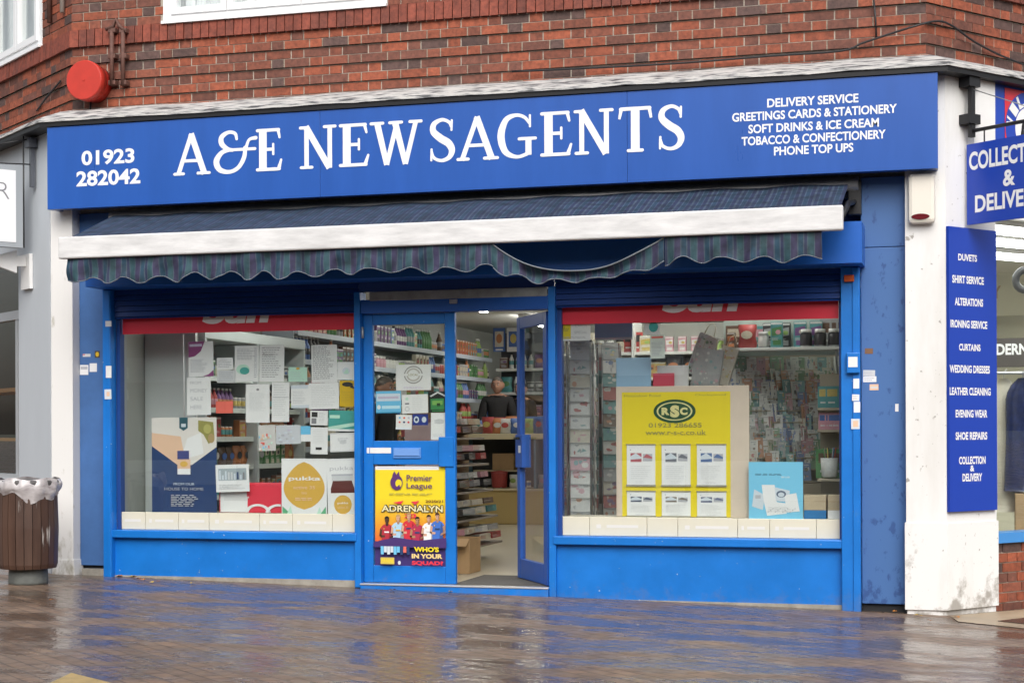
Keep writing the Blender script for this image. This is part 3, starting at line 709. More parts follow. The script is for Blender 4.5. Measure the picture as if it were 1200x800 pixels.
tag(cb.build('cardboard_box', mat('cardboard', (.40, .26, .13), .75, var=.1, vscale=8)), 'brown cardboard box on the floor under the navy coat', 'box')
bl = MB(); x_ = gX(1176, 1.6); z_ = P(1176, 540, 1.6)[1]; bl.bbox(x_ - .14, x_ + .16, 1.6, 1.7, z_, z_ + .24, .02); tag(bl.build('folded_towel', mat('turquoise_cloth', (.05, .32, .45), .8, bump=.3)), 'turquoise folded cloth behind the dry cleaners window', 'cloth')
wt = MB(); c0 = (P(1203, 328, 1.5)[0], 1.5, P(1203, 328, 1.5)[1])
wt.tube([Vector(c0) + .085 * Vector((math.cos(a), 0, math.sin(a))) for a in [i * math.pi / 10 for i in range(21)]], .03, mi=0)
tag(wt.build('extractor_ring', BLACK), 'black round duct ring on the dry cleaners ceiling', 'duct')
# ================================================================== FASCIA SIGN
fs = thing('fascia_sign', 'long blue fascia sign reading A&E NEWSAGENTS in white serif capitals', 'sign', (-.35, -.2, 3.14))
FX = [-3.975, P(375, 180, -.2)[0], P(735, 180, -.2)[0], 3.232]
for a, b_ in zip(FX, FX[1:]):
    mm = MB(); mm.bbox(a + .001, b_ - .001, -.2, -.12, 3.145, 3.83, .002); mm.build('panel', FASC, fs)
mm = MB(); mm.box(-3.97, -3.93, -.12, .05, 3.15, 3.82); mm.box(3.19, 3.225, -.12, .0, 3.15, 3.82); mm.build('end_cap', FASC, fs)
mm = MB()
zb, zt = 3.372, 3.712
for ch, a, b_, py in (('A', 203, 247, 188), ('&', 249, 301, 185), ('E', 299, 331, 184), ('N', 350, 396, 181), ('E', 396, 433, 179), ('W', 432, 497, 176), ('S', 501, 536, 174), ('A', 535, 585, 171),
                       ('G', 581, 630, 169), ('E', 632, 671, 167), ('N', 672, 721, 164), ('T', 723, 768, 160), ('S', 769, 805, 158)):
    serif_letter(mm, ch, P(a, py, -.208)[0], P(b_, py, -.208)[0], zb, zt, -.2005)
mm.build('shop_name', LETT, fs)
mm = MB(); text_px(mm, '01923', 126.5, 184, 62, 17.5, -.2015, off=.03); text_px(mm, '282042', 127, 208, 75, 18, -.2015, off=.03); mm.build('phone_number', LETT, fs)
mm = MB()
for s_, a, b_, cy, h in (('DELIVERY SERVICE', 899, 1006, 118, 10.5), ('GREETINGS CARDS & STATIONERY', 858, 1051, 132.5, 10.5), ('SOFT DRINKS & ICE CREAM', 877, 1030, 147.5, 10.5), ('TOBACCO & CONFECTIONERY', 869, 1038, 161.5, 10.5), ('PHONE TOP UPS', 907, 1000, 175, 10.5)):
    text_px(mm, s_, (a + b_) / 2, cy, b_ - a, h, -.2015, off=.025)
mm.build('services_list', LETT, fs)

# ================================================================== AWNING
aw = thing('awning', 'folded striped awning with white front bar and sagging scalloped valance', 'awning', (-.47, -.4, 2.66))
mm = MB(); mm.bbox(-3.535, 2.604, -.76, -.70, 2.662, 2.836, .012)
mm.build('front_bar', BARM, aw)
def stripes(name, cols, per, axis='X'):
    m = bpy.data.materials.new(name); t, b = nodes(m); N, K = t.nodes, t.links
    tc = N.new('ShaderNodeTexCoord'); sx = N.new('ShaderNodeSeparateXYZ'); K.new(tc.outputs['Object'], sx.inputs[0])
    d = N.new('ShaderNodeMath'); d.operation = 'DIVIDE'; d.inputs[1].default_value = per; K.new(sx.outputs[axis], d.inputs[0])
    fr = N.new('ShaderNodeMath'); fr.operation = 'FRACT'; K.new(d.outputs[0], fr.inputs[0])
    r = N.new('ShaderNodeValToRGB'); r.color_ramp.interpolation = 'CONSTANT'
    e = r.color_ramp.elements
    while len(e) < len(cols): e.new(.5)
    for i, (p, c) in enumerate(cols): e[i].position = p; e[i].color = (*c, 1)
    K.new(fr.outputs[0], r.inputs[0])
    n = N.new('ShaderNodeTexNoise'); n.inputs['Scale'].default_value = 11; n.inputs['Detail'].default_value = 6; K.new(tc.outputs['Object'], n.inputs['Vector'])
    mx = N.new('ShaderNodeMix'); mx.data_type = 'RGBA'; mx.blend_type = 'MULTIPLY'; mx.inputs[0].default_value = .9
    rr = N.new('ShaderNodeValToRGB'); rr.color_ramp.elements[0].color = (.32, .38, .38, 1); rr.color_ramp.elements[1].color = (.95, .95, .95, 1); rr.color_ramp.elements[0].position = .35; rr.color_ramp.elements[1].position = .62
    K.new(n.outputs['Fac'], rr.inputs[0]); K.new(r.outputs[0], mx.inputs[6]); K.new(rr.outputs[0], mx.inputs[7]); K.new(mx.outputs[2], b.inputs['Base Color'])
    b.inputs['Roughness'].default_value = .75
    bp = N.new('ShaderNodeBump'); bp.inputs['Strength'].default_value = .25; bp.inputs['Distance'].default_value = .01; K.new(n.outputs['Fac'], bp.inputs['Height']); K.new(bp.outputs[0], b.inputs['Normal'])
    return m
AWC = stripes('striped_canvas', [(0, (.025, .035, .085)), (.12, (.055, .09, .12)), (.16, (.025, .075, .095)), (.40, (.065, .10, .135)), (.44, (.040, .036, .09)), (.70, (.06, .085, .12)), (.75, (.015, .055, .095)), (.95, (.065, .09, .13))], .165)
CANM = stripes('canopy_canvas', [(0, (.022, .035, .08)), (.22, (.055, .09, .14)), (.30, (.018, .045, .085)), (.55, (.045, .07, .12)), (.62, (.02, .03, .075)), (.85, (.055, .08, .125))], .11)
mm = MB(); n = 120
top = []
for j, (y, z) in enumerate(((-.715, 2.838), (-.60, 2.885), (-.42, 2.955), (-.22, 3.03), (-.06, 3.085))):
    for i in range(n + 1):
        u = i / n; x = -3.44 + u * 6.03
        zz = z - .012 * math.sin(u * 9) * math.sin(j / 4 * math.pi) - .006 * math.sin(u * 61 + j)
        top.append((x, y, zz))
fs_ = [(j * (n + 1) + i, j * (n + 1) + i + 1, (j + 1) * (n + 1) + i + 1, (j + 1) * (n + 1) + i) for j in range(4) for i in range(n)]
k = len(top)
mm.add(top + [(x, y, z - .006) for x, y, z in top], fs_ + [tuple(q + k for q in f[::-1]) for f in fs_], 0, True)
mm.build('canopy', CANM, aw)
mm = MB(); mm.tube([(-3.5, .02, 3.09), (2.66, .02, 3.09)], .055, 14); mm.build('roller_tube', GALV, aw)
for xa in (-3.28, 2.63):
    mm = MB(); mm.tube([(xa, .08, 2.97), (xa - .02, -.35, 2.90), (xa - .04 if xa > 0 else xa + .1, -.69, 2.76)], .022); mm.bbox(xa - .05, xa + .05, .0, .12, 2.86, 3.12, .01); mm.build('folding_arm', BLACK, aw)
def valance(x0, x1, name, fold=None):
    g = MB(); n = int((x1 - x0) * 60); rows = 8; vs = []
    for i in range(n + 1):
        x = x0 + (x1 - x0) * i / n
        if fold is None:
            t0 = 2.664
            ph = (x + 9.0) / .295
            bot = 2.484 - (.027 + .007 * math.sin(x * 2.3)) * math.cos(2 * math.pi * (ph + .05 * math.sin(x * 3.7))) + .008 * math.sin(x * 5) + .004 * math.sin(x * 31)
        else:
            u = i / n; s_ = math.sin(math.pi * u ** .92) ** .9 + .03 * math.sin(u * 11) * u * (1 - u) * 4
            t0 = 2.660 - .225 * s_
            bot = t0 - .055 - (.11 if fold else 0) * (1 - s_) - (.016 + .008 * math.sin(u * 7)) * (1 - math.cos(2 * math.pi * (u * 4.7 + .2 + .05 * math.sin(u * 9))))
        for j in range(rows + 1):
            v = j / rows
            y = -.725 + .016 * math.sin(x * 21 + .7 * math.sin(x * 3)) * v + .012 * math.sin(x * 47) * v * v + .010 * math.sin(x * 13 + v * 5) * math.sin(x * 4.1) + .006 * math.sin(x * 83 + v * 7) * v
            if fold: y += .05 * math.sin(v * math.pi) * math.sin(math.pi * u)
            vs.append((x, y, t0 + (bot - t0) * v))
    R = rows + 1
    fs_ = [(i * R + j, i * R + j + 1, (i + 1) * R + j + 1, (i + 1) * R + j) for i in range(n) for j in range(rows)]
    k = len(vs)
    g.add(vs + [(x, y + .004, z) for x, y, z in vs], fs_ + [tuple(q + k for q in f[::-1]) for f in fs_], 0, True)
    o = g.build(name, AWC, aw)
    # bound hem along the lower edge
    h = MB(); h.tube([vs[i * R + rows] for i in range(n + 1)], .0045, 6); h.build('hem', mat('hem_tape', (.12, .14, .17), .7), o)
    if fold:
        h = MB(); h.tube([vs[i * R] for i in range(n + 1)], .006, 6); h.build('edge_cord', mat('edge_cord', (.16, .18, .20), .7), o)
valance(-3.475, P(578, 290, -.72)[0], 'valance')
valance(P(577, 290, -.72)[0] + .003, P(778, 282, -.72)[0], 'loose_valance', True)
valance(P(779, 282, -.72)[0], 2.455, 'valance')

# ================================================================== SHUTTER HOUSING AND SHOP FRONT
rs = thing('roller_shutter', 'blue roller shutter box and rolled up slats over the shop windows', 'shutter', (-.43, -.1, 2.2))
mm = MB()
mm.prism([(-3.56, 2.478), (2.702, 2.478), (2.702, 2.776), (-3.56, 2.776)], -.30, .14)
mm.build('housing', HOUS, rs)
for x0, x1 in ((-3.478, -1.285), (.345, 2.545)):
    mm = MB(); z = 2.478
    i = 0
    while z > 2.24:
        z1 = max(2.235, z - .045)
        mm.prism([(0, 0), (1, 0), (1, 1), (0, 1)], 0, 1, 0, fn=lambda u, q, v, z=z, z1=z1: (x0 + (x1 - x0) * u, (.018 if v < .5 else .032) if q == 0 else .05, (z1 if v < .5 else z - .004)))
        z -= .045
    mm.box(x0, x1, .0505, .056, 2.236, 2.477); mm.build('slat_curtain', SHUT, rs)  # plate added behind the slats to stop interior light showing through
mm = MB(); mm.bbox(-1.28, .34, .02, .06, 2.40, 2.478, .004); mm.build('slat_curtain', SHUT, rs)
mm = MB(); mm.bbox(P(433, 345, .0)[0], P(641, 345, .0)[0], -.005, .05, 2.325, 2.395, .006); mm.build('bottom_bar', mat('dull_steel', (.36, .39, .38), .45, .3, var=.3, vscale=9), rs)
def rail_(x0, x1, z0):
    mm = MB(); mm.bbox(x0, x1, -.03, .06, z0, 2.476, .006)
    w = (x1 - x0)
    mm.bbox(x0 + w * .62, x1 - .004, -.042, -.0305, z0 + .002, 2.47, .004)
    return mm.build('guide_rail', BLUE, rs)
rail_(-3.562, -3.482, .06); rail_(2.53, 2.668, -.075)
mm = MB(); mm.bbox(2.556, 2.63, -.062, -.044, 2.365, 2.415, .008); tag(mm.build('shutter_lamp', mat('orange_lens', (.65, .10, .015), .25)), 'small orange lens at the top of the shutter guide rail', 'indicator lamp')
mm = MB(); mm.bbox(P(992, 425, -.06)[0], P(1008, 425, -.06)[0], -.075, -.044, P(1000, 437, -.06)[1], P(1000, 413, -.06)[1], .006)
kb = mm.build('key_switch_box', BLUE); tag(kb, 'small blue key switch box with white sticker on the guide rail', 'switch box')
mm = MB(); mm.box(P(994, 424, -.075)[0], P(1005, 424, -.075)[0], -.0765, -.0755, P(1000, 430, -.075)[1], P(1000, 418, -.075)[1]); mm.build('sticker', WHITE, kb)

sf = thing('newsagent_shopfront', 'bright blue timber shop front with two plate glass windows and low panels', 'shop front', (-.43, .05, 0))
def zpx(cx, cy, y): return P(cx, cy, y)[1]
WZ0, WZ1 = .61, 2.26
def win(x0, x1, tiles):
    # stall riser, sill, frame, glass
    m_ = MB(); m_.bbox(x0 - .02, x1 + .02, .03, .10, -.12, .398, .004); m_.build('stall_riser', BLUE, sf)
    m_ = MB(); m_.bbox(x0 - .02, x1 + .02, -.022, .12, .400, .466, .008); m_.build('sill', BLUE, sf)
    m_ = MB(); m_.box(x0, x0 + .035, .06, .13, .468, 2.30); m_.box(x1 - .02, x1, .06, .13, .468, 2.30); m_.box(x0 + .036, x1 - .021, .06, .13, 2.26, 2.31); m_.build('window_frame', mat('frame_navy', (.015, .06, .24), .4), sf)
    m_ = MB(); m_.box(x0 + .034, x1 - .019, .098, .104, .468, 2.262); m_.build('window_pane', M_GLASS, sf)
    xs = [P(t_, 610, .11)[0] for t_ in tiles]
    for i, (a, b_) in enumerate(zip(xs, xs[1:])):
        m_ = MB(); m_.bbox(a + .0015, b_ - .0015, .078, .0965, .467, .612, .003)
        # faint white print on the wider tiles
        if b_ - a > .26 or i % 3 == 1:
            w = b_ - a
            m_.box(a + w * .12, a + w * .20,   .0772, .0779, .525, .555, 1); m_.box(a + w * .30, a + w * .85, .0772, .0779, .530, .552, 1)
        m_.build('cream_tile', [CREAM, mat('tile_print', (.72, .70, .64), .4)], sf)
win(-3.482, -1.315, (138, 172.5, 211, 247, 306, 344.5, 391, 418))
win(.352, 2.53, (659.5, 692, 759, 795, 865, 902.5, 957, 987))
for q in ((-3.48, -1.32, .02, .10, -.13, .083), (.36, 2.53, .02, .10, -.2, -.018)):
    mm = MB(); mm.box(*q); mm.build('mortar_fillet', CONC, sf)
# door frame
mm = MB(); mm.bbox(-1.315, -1.262, -.01, .13, .03, 2.40, .005); mm.build('door_post', BLUE, sf)
mm = MB(); mm.bbox(.296, .352, -.01, .13, -.01, 2.40, .005); mm.build('door_post', BLUE, sf)
mm = MB(); mm.bbox(-1.26, .294, .0, .13, 2.225, 2.335, .005); mm.build('door_header', mat('header_blue', (.012, .11, .48), .4), sf)
mm = MB(); mm.bbox(-1.26, .294, -.03, .14, -.012, .052, .004); mm.build('threshold', BLUE, sf)
mm = MB(); mm.bbox(-1.262, .296, -.036, .06, .0535, .066, .003); mm.build('threshold_trim', mat('aluminium', (.72, .73, .74), .3, .7), sf)
mm = MB(); mm.box(-1.26, .30, -.02, .03, -.12, -.016); mm.build('step_brick', mat('step_brick', (.16, .05, .035), .6, var=.4, vscale=14), sf)
mm = MB(); mm.bbox(P(527, 357, -.01)[0], P(536, 357, -.01)[0], -.025, .0, 2.285, 2.32, .005); tag(mm.build('door_sensor', mat('sensor_grey', (.35, .38, .42), .4)), 'small grey sensor block on the blue door header', 'sensor')

# ================================================================== DOOR LEAVES (local frame: hinge at origin, leaf along +u)
def leaf(name, label, hinge, ang, w, z0, z1, mir, panel_z, detail):
    ca, sa = math.cos(ang), math.sin(ang)
    fn = lambda u, d, z: (hinge[0] + u * ca - d * sa, hinge[1] + u * sa + d * ca, z)
    t_ = thing(name, label, 'door', (hinge[0], hinge[1], z0))
    def bar(u0, u1, d0, d1, za, zb, nm, m_, par=None):
        g = MB(); bx = MB(); bx.bbox(u0, u1, d0, d1, za, zb, .004)
        g.add([fn(*v) for v in bx.v], bx.f, 0); return g.build(nm, m_, par or t_)
    return t_, bar, fn
# closed leaf
dl, bar, fn = leaf('shop_door', 'closed blue door leaf with notices on its glass and a football poster below', (-1.259, .055), 0, .78, .068, 2.222, False, None, True)
DW = .775
bar(0, .080, 0, .045, .068, 2.222, 'stile', BLUE); bar(DW - .085, DW, 0, .045, .068, 2.222, 'stile', BLUE)
bar(.081, DW - .086, .001, .044, 2.135, 2.221, 'top_rail', BLUE); bar(.081, DW - .086, .001, .044, 1.015, 1.205, 'middle_rail', BLUE); bar(.081, DW - .086, .001, .044, .069, .205, 'bottom_rail', BLUE)
bar(.08, DW - .085, .020, .026, 1.204, 2.136, 'upper_pane', M_DOORGLASS); bar(.08, DW - .085, .020, .026, .204, 1.016, 'lower_pane', M_DOORGLASS)
lk = bar(DW - .135, DW - .012, -.014, .0, 1.0, 1.235, 'lock_case', BLUE)
lb = bar(.255, .49, -.010, .0005, 1.065, 1.15, 'letterbox', mat('letterbox_blue', (.10, .27, .66), .4)); bar(.265, .48, -.018, -.0105, 1.085, 1.14, 'flap', mat('flap_blue', (.16, .33, .72), .35), lb)
bar(.055, .235, -.0025, -.0005, 1.105, 1.150, 'push_sticker', WHITE)
bar(.028, .05, -.0025, -.0005, 1.105, 1.150, 'push_sticker', WHITE)
hg = MB(); hg.tube([(-1.257, .035, 2.03), (-1.257, .035, 2.12)], .012); hg.build('hinge', GALV, dl)
# open leaf: swung inwards on its hinge by the right post
A_ = math.radians(180 - 57)
DOORB = mat('inner_door_blue', (.03, .12, .48), .4, var=.1)
dr, bar2, fn2 = leaf('shop_door', 'open blue door leaf swung inwards beside the doorway', (.293, .115), A_, .78, .07, 2.215, True, None, True)
bar2(.0, .085, 0, .045, .07, 2.215, 'stile', DOORB); bar2(.69, .775, 0, .045, .07, 2.215, 'stile', DOORB)
bar2(.086, .689, .001, .044, 2.12, 2.214, 'top_rail', DOORB); bar2(.086, .689, .001, .044, .071, .23, 'bottom_rail', DOORB)
bar2(.085, .69, .020, .026, .229, 2.121, 'pane', M_DOORGLASS)
bar2(.60, .775, -.02, .06, .98, 1.25, 'lock_case', DOORB); bar2(.63, .68, .06, .066, 1.10, 1.16, 'lock_plate', WHITE)
mm = MB(); mm.tube([fn2(.66, .06, 1.22), fn2(.66, .10, 1.22), fn2(.58, .10, 1.22)], .011); mm.build('handle', BLACK, dr)

# ================================================================== PRINTED SHEETS
INK = mat('grey_ink', (.22, .22, .24), .6); INKB = mat('black_ink', (.03, .03, .03), .5); PAPER = mat('white_paper', (.80, .80, .80), .7)
def cmat(c, r=.45): return mat('print_%02x%02x%02x' % tuple(int(x * 255) for x in c), c, r)
class Sheet:
    """a flat printed sheet in the plane y (thin), drawn with unit coordinates"""
    def __init__(s, x0, x1, z0, z1, y, col, th=.0015, rot=0, fn=None):
        s.b = MB(); s.m = [col]; s.x0, s.x1, s.z0, s.z1, s.y = x0, x1, z0, z1, y; s.k = 0; s.rot = rot; s.fn = fn
        s.th = th
        c = [s.at(u, v, 0) for u, v in ((0, 0), (1, 0), (1, 1), (0, 1))] + [s.at(u, v, -1) for u, v in ((0, 0), (1, 0), (1, 1), (0, 1))]
        s.b.add(c, [(0, 1, 2, 3), (7, 6, 5, 4), (0, 4, 5, 1), (1, 5, 6, 2), (2, 6, 7, 3), (3, 7, 4, 0)], 0)
    def at(s, u, v, k):
        x = s.x0 + (s.x1 - s.x0) * u; z = s.z0 + (s.z1 - s.z0) * v
        if s.rot:
            cx, cz = (s.x0 + s.x1) / 2, (s.z0 + s.z1) / 2
            x, z = cx + (x - cx) * math.cos(s.rot) - (z - cz) * math.sin(s.rot), cz + (x - cx) * math.sin(s.rot) + (z - cz) * math.cos(s.rot)
        d = s.th if k < 0 else -.0004 * k
        if s.fn: return s.fn(x, d, z)
        return (x, s.y + d, z)
    def mi(s, m_):
        if m_ not in s.m: s.m.append(m_)
        return s.m.index(m_)
    def poly(s, pts, m_):
        s.k += 1; s.b.add([s.at(u, v, s.k) for u, v in pts], [list(range(len(pts)))], s.mi(m_)); return s
    def rect(s, u0, v0, u1, v1, m_): return s.poly([(u0, v0), (u1, v0), (u1, v1), (u0, v1)], m_)
    def ell(s, u, v, ru, rv, m_, n=28): return s.poly([(u + ru * math.cos(2 * math.pi * i / n), v + rv * math.sin(2 * math.pi * i / n)) for i in range(n)], m_)
    def text(s, t_, u0, v0, u1, v1, m_, off=.02, shear=0):
        s.k += 1; k = s.k; put_text(s.b, t_, lambda a, b_: s.at(u0 + (u1 - u0) * a, v0 + (v1 - v0) * b_, k), s.mi(m_), off, shear); return s
    def lines(s, u0, v0, u1, v1, n, m_, rr, th=.35, ragged=.35):
        s.k += 1; n = round(n * 1.7); th = min(.5, th * 1.25)
        for i in range(n):
            v = v1 - (v1 - v0) * (i + .5) / n; h = (v1 - v0) / n * th / 2; u = u0
            e = u1 - (u1 - u0) * rr.random() * ragged
            while u < e - .02:
                w = rr.uniform(.04, .14); q = min(e, u + w)
                s.b.add([s.at(a, b_, s.k) for a, b_ in ((u, v - h), (q, v - h), (q, v + h), (u, v + h))], [(0, 1, 2, 3)], s.mi(m_)); u = q + .025
        return s
    def done(s, name, label, cat, group=None):
        o = s.b.build(name, s.m); return tag(o, label, cat, group)
def psheet(x0, y0, x1, y1, y, col=None, **kw):
    cx, cy = (x0 + x1) / 2, (y0 + y1) / 2
    if x1 - x0 < 45 and y < .12 and 'rot' not in kw: kw['rot'] = random.Random(int(x0 * 7 + y0)).uniform(-.03, .03)
    return Sheet(P(x0, cy, y)[0], P(x1, cy, y)[0], P(cx, y1, y)[1], P(cx, y0, y)[1], y, col or PAPER, **kw)
rr = random.Random(5)
Yl = .112                                       # just behind the shop glass
GN = 'notices stuck inside the shop window'
PURP = cmat((.25, .05, .18)); TEAL = cmat((.07, .36, .32)); NAVY = cmat((.02, .05, .15)); MUST = cmat((.68, .44, .02)); CORAL = cmat((.80, .16, .12)); SKYB = cmat((.16, .52, .80)); MINT = cmat((.50, .75, .62)); GREEN = cmat((.05, .25, .08)); LILAC = cmat((.55, .50, .65)); PALE = cmat((.62, .68, .74)); LINE = cmat((.45, .46, .50)); REDP = cmat((.72, .04, .07)); PEACH = cmat((.78, .52, .36)); OLIVE = cmat((.30, .28, .08)); GOLD = cmat((.70, .42, .07)); YEL = cmat((.80, .64, .02)); ORNG = cmat((.75, .17, .03)); BROWN = cmat((.12, .025, .02)); LGREY = cmat((.62, .63, .64))
# red newspaper strips behind the tops of the windows
for nm, x0, x1, tx in (('red_banner', -3.44, -1.34, (237, 316)), ('red_banner', .375, 2.505, (776, 866))):
    s = Sheet(x0, x1, 2.108, 2.30, .092, cmat((.66, .022, .05), .4))
    cxp = sum(tx) / 2; a = P(tx[0], 368, .09)[0]; b_ = P(tx[1], 368, .09)[0]
    s.text('Sun', (a - x0) / (x1 - x0), .36, (b_ - x0) / (x1 - x0), 1.45, cmat((.78, .78, .80)), .05, .15)
    s.done(nm, 'red newspaper banner with white letters above the ' + ('noticeboard window' if x0 < 0 else 'greeting card window'), 'banner')
# clip the letter tops that rise above the strip: they stay behind the shutter slats
s = psheet(221, 400, 250, 441, Yl); s.poly([(0, .55), (.25, .58), (.5, .72), (.66, 1), (0, 1)], PURP).poly([(.55, 0), (1, 0), (1, .18), (.8, .06)], PURP).lines(.08, .12, .75, .5, 6, LINE, rr).rect(.05, .86, .55, .93, LILAC)
s.done('notice', 'white notice with purple top corner on the window', 'notice', GN)
s = psheet(219, 442, 247, 486, Yl - .001); s.text('FROM', .15, .82, .6, .9, LINE, .0).text('MONEY', .15, .60, .85, .70, LINE, 0).text('SALE', .15, .38, .68, .48, LINE, 0).text('HERE', .15, .16, .62, .26, LINE, 0)
s.done('notice', 'white handwritten sheet taped above the navy poster', 'notice', GN)
psheet(254, 419, 273, 433, Yl).lines(.1, .15, .9, .85, 3, LINE, rr).done('card', 'small white card, upper of two beside the purple notice', 'card', GN)
psheet(254.5, 433.5, 276, 448.5, Yl, LGREY).lines(.1, .1, .9, .9, 3, LINE, rr).done('card', 'small pale card directly under the upper white card', 'card', GN)
psheet(253, 470, 273, 484, Yl, CORAL).done('card', 'blank coral red card on the window', 'card', GN)
psheet(275, 405, 303, 447, Yl).ell(.35, .34, .28, .14, MINT).ell(.42, .30, .2, .1, TEAL).lines(.1, .6, .9, .92, 4, LINE, rr).lines(.82, .1, .96, .95, 9, LINE, rr).done('notice', 'white notice with a green blob drawing', 'notice', GN)
psheet(304, 404, 333, 447, Yl - .001).lines(.1, .1, .9, .95, 8, INK, rr, .22).text('Room', .12, .70, .55, .78, INK, 0, .3).done('notice', 'white handwritten sheet beside the green blob notice', 'notice', GN)
psheet(338, 430, 360, 447, Yl, MINT).lines(.1, .1, .9, .7, 3, LINE, rr, .2).ell(.5, .9, .1, .08, GOLD).done('card', 'mint green card between two long white sheets', 'card', GN)
psheet(365, 404, 395, 448, Yl).lines(.06, .08, .9, .97, 10, INK, rr, .28).done('notice', 'tall white typed list in the middle of the window', 'notice', GN)
psheet(395.5, 424, 418, 445, Yl).ell(.45, .5, .2, .2, PALE).poly([(.3, .35), (.6, .35), (.5, .65)], MINT).done('notice', 'white sheet with pale blue emblem above the mustard card', 'notice', GN)
psheet(362, 448.5, 397, 479, Yl).lines(.08, .1, .92, .9, 7, LGREY, rr, .25).done('notice', 'broad white sheet under the tall typed list', 'notice', GN)
psheet(398, 446, 418, 476, Yl, MUST).ell(.45, .86, .32, .09, INKB).poly([(.6, .74), (.9, .68), (.7, .9)], INKB).lines(.1, .15, .9, .6, 4, OLIVE, rr, .12).done('card', 'mustard yellow card with black drawing by the blue door post', 'card', GN)
psheet(288, 450, 316, 495, Yl).ell(.5, .86, .06, .03, INK).lines(.15, .3, .85, .78, 9, LGREY, rr, .3).done('notice', 'white sheet under the green blob notice', 'notice', GN)
psheet(318.5, 448, 339, 494, Yl).lines(.1, .66, .9, .96, 3, LGREY, rr, .3).lines(.1, .15, .9, .62, 6, LGREY, rr, .3).rect(.05, .62, .95, .635, LINE).done('notice', 'narrow white two part sheet beside the blue headed one', 'notice', GN)
psheet(341, 451, 362, 478, Yl).rect(0, .84, .95, 1, PALE).rect(.02, 0, 1, .13, PALE).lines(.1, .2, .9, .75, 5, LINE, rr, .2).done('notice', 'white sheet with pale blue header and footer', 'notice', GN)
psheet(363.5, 481, 384, 498, Yl).rect(.08, .55, .42, .9, INKB).rect(.08, .1, .36, .48, INK).lines(.5, .2, .9, .9, 4, LINE, rr, .2).done('card', 'white card with two dark little photos', 'card', GN)
psheet(385, 481, 418, 505, Yl, TEAL).rect(.04, .62, .40, .78, MINT).poly([(0, 0), (1, .3), (1, .45), (0, .2)], MINT).rect(0, 0, 1, .10, PAPER).done('card', 'teal green leaflet by the blue door post', 'leaflet', GN)
psheet(364, 500.5, 384, 532, Yl).rect(.3, .16, .66, .26, INKB).lines(.15, .4, .85, .9, 5, LGREY, rr, .2).done('card', 'tall white card with a small black house print', 'card', GN)
psheet(387, 507, 417, 529, Yl).rect(.02, .03, .98, .05, LINE).rect(.02, .95, .98, .97, LINE).ell(.5, .5, .14, .1, LGREY).lines(.3, .55, .75, .75, 1, LINE, rr, .3).done('card', 'white landscape card under the teal leaflet', 'card', GN)
s = psheet(303, 498, 323, 528, Yl, cmat((.62, .60, .58)))
for i in range(26):
    u, v = rr.random() * .85, rr.random() * .85; s.rect(u, v, u + rr.uniform(.05, .15), v + rr.uniform(.05, .12), rr.choice([PEACH, PALE, CORAL, MINT, SKYB, PAPER]))
s.done('leaflet', 'leaflet with a coloured street map print', 'leaflet', GN)
s = psheet(323.5, 498, 352, 520, Yl, cmat((.58, .60, .64)))
for i in range(16):
    u, v = rr.random() * .85, rr.random() * .85; s.ell(u + .07, v + .07, rr.uniform(.03, .09), rr.uniform(.03, .07), rr.choice([PALE, LILAC, LGREY, LINE]), 10)
s.done('leaflet', 'faded grey patterned leaflet beside the street map', 'leaflet', GN)
psheet(352.5, 499, 364, 517, Yl, SKYB).rect(0, 0, 1, .45, PAPER).done('leaflet', 'little blue and white leaflet', 'leaflet', GN)
# navy home delivery poster
s = psheet(178, 489, 254, 600, Yl + .001, NAVY)
s.poly([(0, 1), (0, .70), (.40, .50), (.62, .50), (1, .69), (1, 1)], cmat((.74, .70, .66))).poly([(0, .70), (.40, .50), (.5, .62), (.45, .80), (0, .84)], PEACH).poly([(.45, .55), (.8, .62), (.76, .84), (.55, .78)], PAPER)
s.poly([(.72, .97), (.95, .95), (.97, .78), (.88, .72), (.80, .82), (.72, .86)], OLIVE).ell(.86, .88, .06, .05, cmat((.45, .42, .14))).ell(.92, .78, .05, .05, cmat((.42, .30, .14)))
s.poly([(.43, 1), (.56, 1), (.56, .89), (.495, .86), (.43, .89)], cmat((.03, .10, .13))).rect(.46, .90, .53, .935, PALE)
s.rect(.40, .40, .60, .46, PAPER).rect(.40, .46, .60, .56, PEACH).rect(.40, .56, .58, .65, cmat((.06, .07, .22))).ell(.5, .51, .06, .03, GOLD)
s.text('FROM OUR', .34, .285, .66, .312, PALE, .0).text('HOUSE TO HOME', .2, .232, .80, .262, LINE, 0).lines(.3, .06, .72, .19, 4, LINE, rr, .4, .2)
s.done('poster', 'large navy poster with a picture top and hanging cord', 'poster')
mm = MB(); mm.tube([(P(215, 385, .13)[0], .128, 2.10), (P(215.5, 440, .13)[0], .13, 1.7), (P(216, 492, .13)[0], .128, P(216, 492, .13)[1])], .004, 6); tag(mm.build('hanging_cord', PAPER), 'thin white cord holding up the navy poster', 'cord')
s = psheet(253, 544, 292, 576, Yl - .001); s.rect(.08, .42, .92, .86, cmat((.36, .42, .45)))
for i in range(9): s.rect(.1 + i * .09, .45, .15 + i * .09, .58 + rr.random() * .22, rr.choice([NAVY, PALE, INK, LGREY]))
s.lines(.1, .1, .9, .3, 2, LGREY, rr, .3)
s.done('framed_card', 'white card with a grey town photograph beside the navy poster', 'card')
